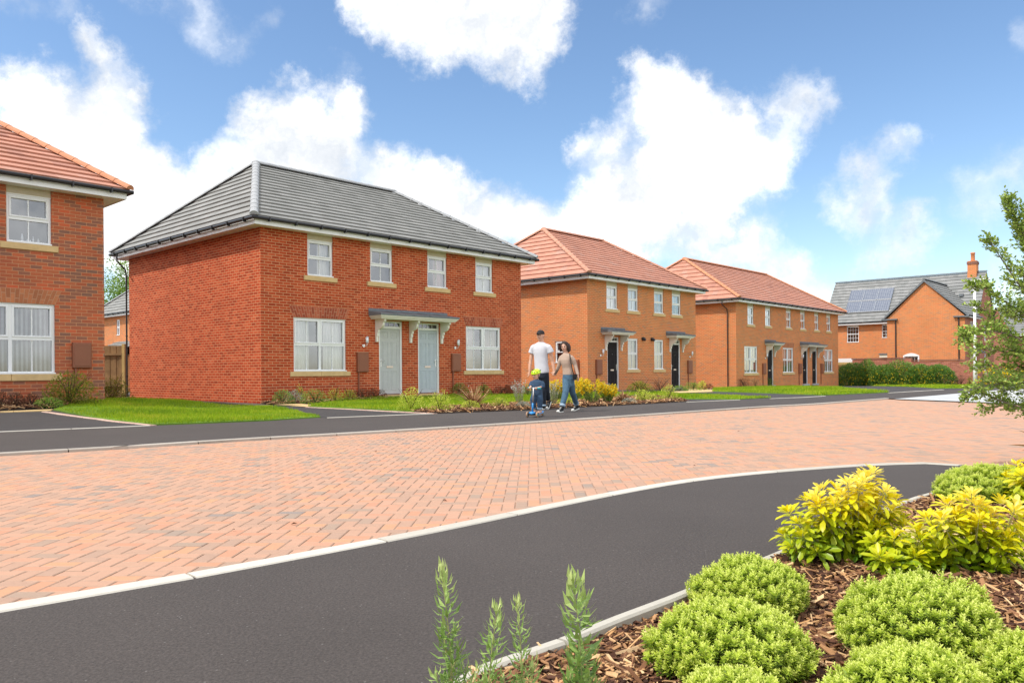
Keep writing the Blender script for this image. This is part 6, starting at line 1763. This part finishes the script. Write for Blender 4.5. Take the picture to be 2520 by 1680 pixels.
limb(jn, [J(872,850,YW-.03), J(884,960,YW-.02), J(905,1080,YW+.08), J(940,1180,YW+.25), J(966,1255,YW+.38)], [.085,.078,.066,.060,.055])
remeshed('jeans', jn, .010, CL['denim'], wo, B1, 3)
cf = MB(); limb(cf, [J(752,1268,YW-.23), J(741,1306,YW-.245)], [.061,.060], 14); limb(cf, [J(958,1232,YW+.35), J(968,1264,YW+.40)], [.060,.059], 14); part('turn_up', cf, CL['cuff'], wo, B1)
sneaker(J(752,1392,YW-.24), J(672,1402,YW-.36), wo, B1, ankle=J(738,1315,YW-.25)); sneaker(J(1004,1340,YW+.52), J(905,1382,YW+.30), wo, B1, ankle=J(970,1280,YW+.41))
fw, sx, up, k = fr; hr = MB()
rg = []
for q in range(8):
    a = PI*.5*q/7; rg.append([hc+up*(.030+.082*math.sin(a))-fw*(.030-.012*math.sin(a))+sx*math.cos(2*PI*j/18)*.086*math.cos(a)+fw*math.sin(2*PI*j/18)*.088*math.cos(a) for j in range(18)])
hr.ring_loft(rg)
for s_ in (-1, 1):
    for q in range(5):
        b0 = hc+sx*s_*(.064+.006*math.sin(q))+fw*(.018-.028*q)+up*.045; hr.tube([b0, b0+sx*s_*.020-up*.07, b0+sx*s_*.028-up*.145-Vector((0,0,.01*(q % 2)))], [.022,.027,.016], 8)
for q in range(5):
    b0 = hc-fw*.085+sx*(-.05+.025*q); hr.tube([b0, b0-up*.07, b0-up*.14], [.034,.038,.02], 8)
remeshed('hair', hr, .008, HAIR, wo, B1, 2)
st = MB(); pts = [J(862,452,YW-.07), J(866,500,YW-.105), J(880,600,YW-.13), J(902,700,YW-.14), J(925,790,YW-.15)]; st.tube(pts, .009, 6, flat=.4); bagl = st
Bb = J(945, 880, YW-.17); bag = empty('shoulder_bag', Bb, 0, 'small black shoulder bag hanging at the woman\'s hip', 'bag')
part('strap', bagl, CL['strap'], bag, Bb)
bb = MB(); bb.box(-.045, .042, -.035, .03, -.0, .115); o = bb.build('bag_body', CL['strap'], bag)
bv = o.modifiers.new('b', 'BEVEL'); bv.width = .012; bv.segments = 3
bb = MB(); bb.box(-.047, .044, -.041, -.034, .045, .118); bb.build('flap', CL['black'], bag)

# ---------------- child and scooter
YC = 14.45
B2 = PX(1270+330/6.533, 800+1400/6.533, YC); B2.z = terr(B2.x, B2.y)
ch_ = empty('person', B2, 0, 'child in a denim suit and neon yellow helmet, standing on a scooter', 'person')
fwd = Vector((-.62, -.78, 0)).normalized(); hfw = Vector((-.70, -.70, 0)).normalized()
sk = MB(); hc = J(322, 795, YC); fr = head(sk, hc, hfw, .19, .25)
limb(sk, [J(330,840,YC+.02), J(332,880,YC+.01)], [.034,.036])
rings(sk, [(J(332,885,YC), .06,.045), (J(332,905,YC), .085,.055), (J(335,1000,YC), .07,.055), (J(335,1090,YC), .06,.05)], fwd)
aL = [J(268,912,YC+.05), J(243,960,YC+.03), J(232,1000,YC-.09)]; aR = [J(402,915,YC-.03), J(432,985,YC-.05), J(345,1008,YC-.15)]
for a in (aL, aR): limb(sk, a, [.026,.022,.019])
for wr, en in ((aL[-1], J(224,1008,YC-.16)), (aR[-1], J(325,1012,YC-.20))): hand(sk, wr, en, (0,0,1), curl=1.1, sc=.55); ell(sk, en, (.022,.02,.02))
for l in ([J(302,1090,YC+.02), J(264,1215,YC-.04), J(296,1350,YC+.0)], [J(362,1090,YC-.02), J(382,1215,YC-.06), J(378,1355,YC-.02)]): limb(sk, l, [.040,.030,.022])
for h_, t_ in ((J(312,1378,YC+.03), J(285,1392,YC-.08)), (J(400,1385,YC+.02), J(352,1400,YC-.10))): limb(sk, [h_, h_.lerp(t_, .5), t_], [.022,.026,.020], 8)
remeshed('body', sk, .0065, SK2, ch_, B2, 2); face_bits(hc, fr, ch_, B2)
jk = MB(); rings(jk, [(J(330,872,YC+.01), .048,.042), (J(330,888,YC), .085,.06), (J(332,905,YC), .108,.072), (J(334,960,YC), .112,.082), (J(336,1030,YC), .108,.082), (J(337,1100,YC), .108,.085), (J(337,1130,YC), .098,.08)], fwd)
limb(jk, [aL[0], aL[1], aL[1].lerp(aL[2], .6)], [.046,.046,.036]); limb(jk, [aR[0], J(425,950,YC-.045), aR[1], aR[1].lerp(aR[2], .35)], [.046,.048,.044,.034])
limb(jk, [J(305,1110,YC+.01), J(272,1200,YC-.03), J(280,1290,YC-.02), J(292,1335,YC)], [.066,.060,.050,.042]); limb(jk, [J(368,1110,YC-.02), J(384,1200,YC-.05), J(382,1290,YC-.04), J(379,1335,YC-.03)], [.066,.060,.050,.043])
remeshed('denim_suit', jk, .008, CL['denim_dark'], ch_, B2, 3)
cf = MB(); limb(cf, [J(380,1322,YC-.035), J(378,1350,YC-.03)], [.048,.047], 12); limb(cf, [J(289,1320,YC-.0), J(294,1345,YC)], [.046,.045], 12); part('turn_up', cf, CL['cuff'], ch_, B2)
sn = MB(); SAN = plain('sandal_tan', (.38,.20,.12), .7)
for h_, t_ in ((J(314,1392,YC+.03), J(283,1402,YC-.08)), (J(404,1398,YC+.02), J(350,1412,YC-.10))):
    sn.tube([h_, t_], .026, 8, flat=.35)
    for q in (.35, .6, .85):
        c = h_.lerp(t_, q)+Vector((0,0,.018)); sn.tube([c+Vector((-.02,-.015,-.01)), c+Vector((0,0,.016)), c+Vector((.02,.015,-.01))], .006, 5)
part('sandals', sn, SAN, ch_, B2)
NEON = plain('neon_helmet', (.62,.90,.02), .3, .03, 5, coat=.3); fw, sx, up, k = fr
rg = []; 
for q in range(9):
    a = PI*.5*q/8; rg.append([hc+up*(.034+.074*math.sin(a))-fw*.006+sx*math.cos(2*PI*j/20)*.086*math.cos(a)+fw*math.sin(2*PI*j/20)*.102*math.cos(a) for j in range(20)])
rg.insert(0, [hc+up*.020-fw*.006+sx*math.cos(2*PI*j/20)*.083+fw*math.sin(2*PI*j/20)*.099 for j in range(20)])
hm = MB(); hm.ring_loft(rg); he = part('helmet', hm, NEON, ch_, B2)
vt_ = MB()
for (az, el) in ((0,.55),(.55,.5),(-.55,.5),(1.1,.45),(-1.1,.45),(.3,.95),(-.3,.95),(.9,.9),(-.9,.9),(0,1.25),(1.7,.6),(-1.7,.6),(2.4,.5),(-2.4,.5)):
    dd = fw*math.cos(az)*math.cos(el)+sx*math.sin(az)*math.cos(el); c = hc+up*(.022+.084*math.sin(el))-fw*.006+sx*math.sin(az)*.087*math.cos(el)+fw*math.cos(az)*.103*math.cos(el)
    ell(vt_, c, (.009,.016,.012), (dd+up*.01), 8)
part('helmet_vent', vt_, CL['black'], he, B2)
st = MB()
for s_ in (-1, 1): st.tube([hc+sx*s_*.080+up*.01, hc+sx*s_*.062-up*.06+fw*.02, hc-up*.105+fw*.035], .005, 5)
part('chin_strap', st, CL['black'], he, B2)

w1 = Vector((*G(1270+197/6.533, 800+1474/6.533), 0)); w2 = Vector((*G(1270+328/6.533, 800+1489/6.533), 0)); w3 = Vector((*G(1270+428/6.533, 800+1452/6.533), 0))
ax_ = (w2-w1); mid_ = (w1+w2)/2; fdir = (mid_-w3); fdir.z = 0; Ls_ = fdir.length; fdir.normalize()
if Ls_ > .62: w3 = mid_-fdir*.58; Ls_ = .58
B3 = Vector((mid_.x, mid_.y, 0)); sc_ = empty('scooter', B3, 0, 'blue three wheeled scooter ridden by the child on the far footpath', 'scooter')
axn = Vector((-fdir.y, fdir.x, 0)); hwid = min(ax_.length/2, .095)
BLU = plain('scooter_blue', (.02,.25,.62), .3, .04, 5, coat=.3); TEAL = plain('scooter_teal', (.01,.30,.33), .4); TYR = plain('tyre_tan', (.42,.25,.15), .7); ALU = plain('aluminium', (.62,.60,.57), .35, metal=.7)
def wheel(c, r, wd):
    mb = MB(); mb.v = []
    n = 18; R_ = []
    for (rr, off) in ((r*.66,-wd/2),(r*.92,-wd/2),(r,-wd*.25),(r,wd*.25),(r*.92,wd/2),(r*.66,wd/2)):
        R_.append([c+axn*off+fdir*math.cos(2*PI*j/n)*rr+Vector((0,0,1))*math.sin(2*PI*j/n)*rr for j in range(n)])
    mb.ring_loft(R_, caps=False); w_ = part('wheel', mb, TYR, sc_, B3)
    mb = MB()
    for off in (-wd*.45, wd*.45): pass
    R_ = [[c+axn*off+fdir*math.cos(2*PI*j/n)*rr+Vector((0,0,1))*math.sin(2*PI*j/n)*rr for j in range(n)] for rr, off in ((r*.15,-wd*.55),(r*.25,-wd*.3),(r*.66,-wd*.42),(r*.66,wd*.42),(r*.25,wd*.3),(r*.15,wd*.55))]
    mb.ring_loft(R_); part('rim', mb, TEAL, w_, B3)
rw = .052
for s_ in (-1, 1): wheel(B3+axn*hwid*s_+Vector((0,0,rw)), rw, .026)
wheel(Vector((w3.x, w3.y, .036)), .036, .036)
mb = MB()
def oval(c, a, b, up_, n=14): return [c+axn*a*math.cos(2*PI*j/n)+Vector((0,0,1))*b*math.sin(2*PI*j/n) for j in range(n)]
mb.ring_loft([oval(B3+fdir*.05+Vector((0,0,.075)), .02,.012,0), oval(B3+fdir*.02+Vector((0,0,.085)), .062,.024,0), oval(B3-fdir*.04+Vector((0,0,.078)), .060,.022,0), oval(B3-fdir*.10+Vector((0,0,.060)), .045,.012,0), oval(B3-fdir*.30+Vector((0,0,.055)), .052,.010,0), oval(B3-fdir*.50+Vector((0,0,.060)), .042,.012,0), oval(B3-fdir*.62+Vector((0,0,.085)), .025,.008,0)])
part('deck', mb, BLU, sc_, B3)
mb = MB(); mb.tube([B3+axn*(-hwid)+Vector((0,0,rw)), B3+axn*hwid+Vector((0,0,rw))], .010, 8); mb.tube([B3+Vector((0,0,.05)), B3+Vector((0,0,.10))], .022, 10); part('axle', mb, CL['black'], sc_, B3)
top = J(281, 1012, YC-.17); bot = B3+Vector((0,0,.09))
mb = MB(); mb.tube([bot.lerp(top, .38), top], .012, 10); part('steering_pole', mb, ALU, sc_, B3)
mb = MB(); mb.tube([bot, bot.lerp(top, .39)], .0165, 10); part('pole_sleeve', mb, BLU, sc_, B3)
hb0, hb1 = J(190,1006,YC-.12), J(400,1016,YC-.22)
mb = MB(); mb.tube([hb0.lerp(hb1,.25), hb0.lerp(hb1,.7)], .0105, 8); part('handlebar', mb, ALU, sc_, B3)
for a, b_ in ((0,.28),(.66,1)):
    mb = MB(); mb.tube([hb0.lerp(hb1,a), hb0.lerp(hb1,b_)], .0165, 8); part('grip', mb, TEAL, sc_, B3)
# ================================================================= camera, sky, sun
cam = bpy.data.cameras.new('camera'); co = bpy.data.objects.new('camera', cam); col.objects.link(co)
cam.sensor_width = 36; cam.sensor_fit = 'HORIZONTAL'; cam.lens = FPX/2520*36; cam.shift_y = (CY-840)/2520
cam.clip_end = 3000; cam.clip_start = .05
co.matrix_world = Matrix.Translation((0, 0, CAMH)) @ Matrix.Rotation(PI/2, 4, 'X') @ Matrix.Rotation(-ROLL, 4, 'Z')
scene.camera = co

SUN = Vector((-.903, -.43, 0)).normalized(); EL = math.radians(53.5)
sd = Vector((SUN.x*math.cos(EL), SUN.y*math.cos(EL), math.sin(EL)))
sl_ = bpy.data.lights.new('sun', 'SUN'); sl_.energy = 3.6; sl_.angle = math.radians(.6); sl_.color = (1, .955, .88)
so = bpy.data.objects.new('sun', sl_); col.objects.link(so)
so.rotation_euler = (-sd).to_track_quat('-Z', 'Y').to_euler()

w = bpy.data.worlds.new('World'); scene.world = w; w.use_nodes = True
nt = w.node_tree; nt.nodes.clear()
class W(NT):
    def __init__(s): s.nt = nt; s.out = nt.nodes.new('ShaderNodeOutputWorld')
t = W()
sky = t.n('TexSky', sky_type='NISHITA'); sky.sun_disc = False; sky.sun_elevation = EL
sky.sun_rotation = math.atan2(SUN.x, SUN.y); sky.air_density = 1.0; sky.dust_density = .4; sky.ozone_density = 1.6; sky.altitude = 100
tc = t.n('TexCoord'); DIR = tc.outputs['Generated']
nrm = t.n('VectorMath', operation='NORMALIZE'); t.l(DIR, nrm.inputs[0]); D0 = nrm.outputs[0]
# break-up of the cloud outlines
n1 = noise(t, 5.5, 9, .62, D0); n2 = noise(t, 19, 8, .68, D0)
sub1 = t.n('VectorMath', operation='SUBTRACT'); t.l(n1.outputs['Color'], sub1.inputs[0]); sub1.inputs[1].default_value = (.5,.5,.5)
wa = t.n('VectorMath', operation='MULTIPLY_ADD'); t.l(sub1.outputs[0], wa.inputs[0]); wa.inputs[1].default_value = (.13,.13,.13); t.l(D0, wa.inputs[2])
sub2 = t.n('VectorMath', operation='SUBTRACT'); t.l(n2.outputs['Color'], sub2.inputs[0]); sub2.inputs[1].default_value = (.5,.5,.5)
wb = t.n('VectorMath', operation='MULTIPLY_ADD'); t.l(sub2.outputs[0], wb.inputs[0]); wb.inputs[1].default_value = (.075,.075,.075); t.l(wa.outputs[0], wb.inputs[2])
DW = wb.outputs[0]
S = 1.0714
def ang_dir(x, y):
    a, b = ray(x*S, y*S); return Vector((a, 1, b)).normalized()
def blobs(lst, k=.035, grow_=.85):
    cur = None
    for (x, y, r) in lst:
        d = ang_dir(x, y); dist = t.n('VectorMath', operation='DISTANCE'); t.l(DW, dist.inputs[0]); dist.inputs[1].default_value = d
        rr = r*S/FPX/(1+((x*S-CX)/FPX)**2*.6)*grow_
        v = t.math('SUBTRACT', dist.outputs['Value'], rr)
        cur = v if cur is None else t.math('SMOOTH_MIN', cur, v, k)
    return cur
big = [(840,-20,80),(930,20,100),(1050,40,115),(1160,85,80),(1235,70,85),(1270,20,80),(1200,140,45),(1000,90,60),(1080,-80,200),
 (600,290,75),(700,255,80),(790,235,65),(650,350,110),(760,340,100),(570,320,50),(820,290,45),(700,430,120),
 (195,110,42),(225,150,50),(215,220,60),(280,245,45),(30,240,60),(20,180,30),(100,290,95),(210,330,110),(50,380,120),(340,430,95),(430,450,70),(300,500,120),(160,480,140),(270,600,70),
 (880,400,65),(1000,410,70),(1060,420,50),(940,470,90),(1090,490,80),(1180,530,70),(860,460,60),
 (1300,335,42),(1375,340,55),(1455,215,55),(1500,270,100),(1600,260,85),(1690,265,60),(1650,350,115),(1530,390,115),(1400,450,90),(1500,480,110),(1620,460,95),(1300,470,70),(1180,460,60),(1250,540,85),(1380,560,80),(1470,590,60),(1740,350,60),(700,470,90),(560,420,70),(480,400,60),(1000,540,90),(1600,560,60)]
mid = [(1780,240,45),(1850,240,55),(1800,270,50),(1740,390,70),(1770,330,50),
 (1700,545,70),(1640,570,50),(1800,620,60),(1730,620,60),(1900,670,40),(1830,650,40),
 (1985,400,55),(2030,440,60),(1930,450,45),(2065,345,32),(2110,325,22),(2055,495,38),(1985,480,40),
 (1975,595,32),(2020,590,38),(2070,575,40),(2120,555,40),(2155,520,34)]
faint = [(150,40,32),(110,50,20),(440,5,40),(470,30,28),(530,75,20),(330,0,25),(10,10,35),(2290,425,45),(2340,400,55),(2350,60,30),(2300,480,40),(1500,0,35),(1465,60,22),(780,160,18),(2340,650,60),(600,40,18)]
fb_ = blobs(big); fm = blobs(mid, .03); ff = blobs(faint, .02)
def rng(v, a, b, c=0.0, d=1.0):
    m = t.n('MapRange', interpolation_type='SMOOTHSTEP'); t.l(v, m.inputs[0])
    for i, q in enumerate((a, b, c, d)): m.inputs[i+1].default_value = q
    return m.outputs[0]
A1 = rng(fb_, .010, -.022, 0, 1); A2 = rng(fm, .014, -.026, 0, .93); A3 = rng(ff, .018, -.035, 0, .6)
# unseen clouds outside the view, added thick and bright as fill light
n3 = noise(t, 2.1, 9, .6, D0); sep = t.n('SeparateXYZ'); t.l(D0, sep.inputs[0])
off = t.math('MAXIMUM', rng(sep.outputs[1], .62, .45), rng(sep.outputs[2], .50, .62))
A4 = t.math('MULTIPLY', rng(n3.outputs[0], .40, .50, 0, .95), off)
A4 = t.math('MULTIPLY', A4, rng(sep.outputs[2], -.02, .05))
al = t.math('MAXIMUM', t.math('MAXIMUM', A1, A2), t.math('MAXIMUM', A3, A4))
# brightness inside the clouds
n4 = noise(t, 9, 7, .6, wb.outputs[0])
cr = t.ramp([(.28, (.30,.325,.36)), (.40, (.375,.39,.41)), (.50, (.47,.475,.48)), (.64, (.60,.60,.60))]); t.l(n4.outputs[0], cr.inputs[0])
b1 = t.n('Background'); b2_ = t.n('Background'); mx = t.n('MixShader')
hs = t.n('HueSaturation'); hs.inputs['Saturation'].default_value = 1.08; hs.inputs['Value'].default_value = 1.55
t.l(sky.outputs[0], hs.inputs['Color']); t.l(hs.outputs[0], b1.inputs[0]); b1.inputs[1].default_value = .13
t.l(cr.outputs[0], b2_.inputs[0]); t.l(t.math('MULTIPLY_ADD', off, 1.0, 2.55), b2_.inputs[1])  # unseen clouds get extra strength to lift the shaded fronts
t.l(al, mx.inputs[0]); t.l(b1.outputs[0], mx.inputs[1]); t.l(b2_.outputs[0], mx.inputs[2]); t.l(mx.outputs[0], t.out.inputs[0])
w.cycles.sampling_method = 'MANUAL'; w.cycles.sample_map_resolution = 512

vs = scene.view_settings; vs.view_transform = 'Standard'; vs.look = 'None'; vs.exposure = -0.06; vs.gamma = 1.0; vs.use_curve_mapping = False
scene.cycles.max_bounces = 8; scene.cycles.transparent_max_bounces = 12; scene.cycles.use_denoising = True
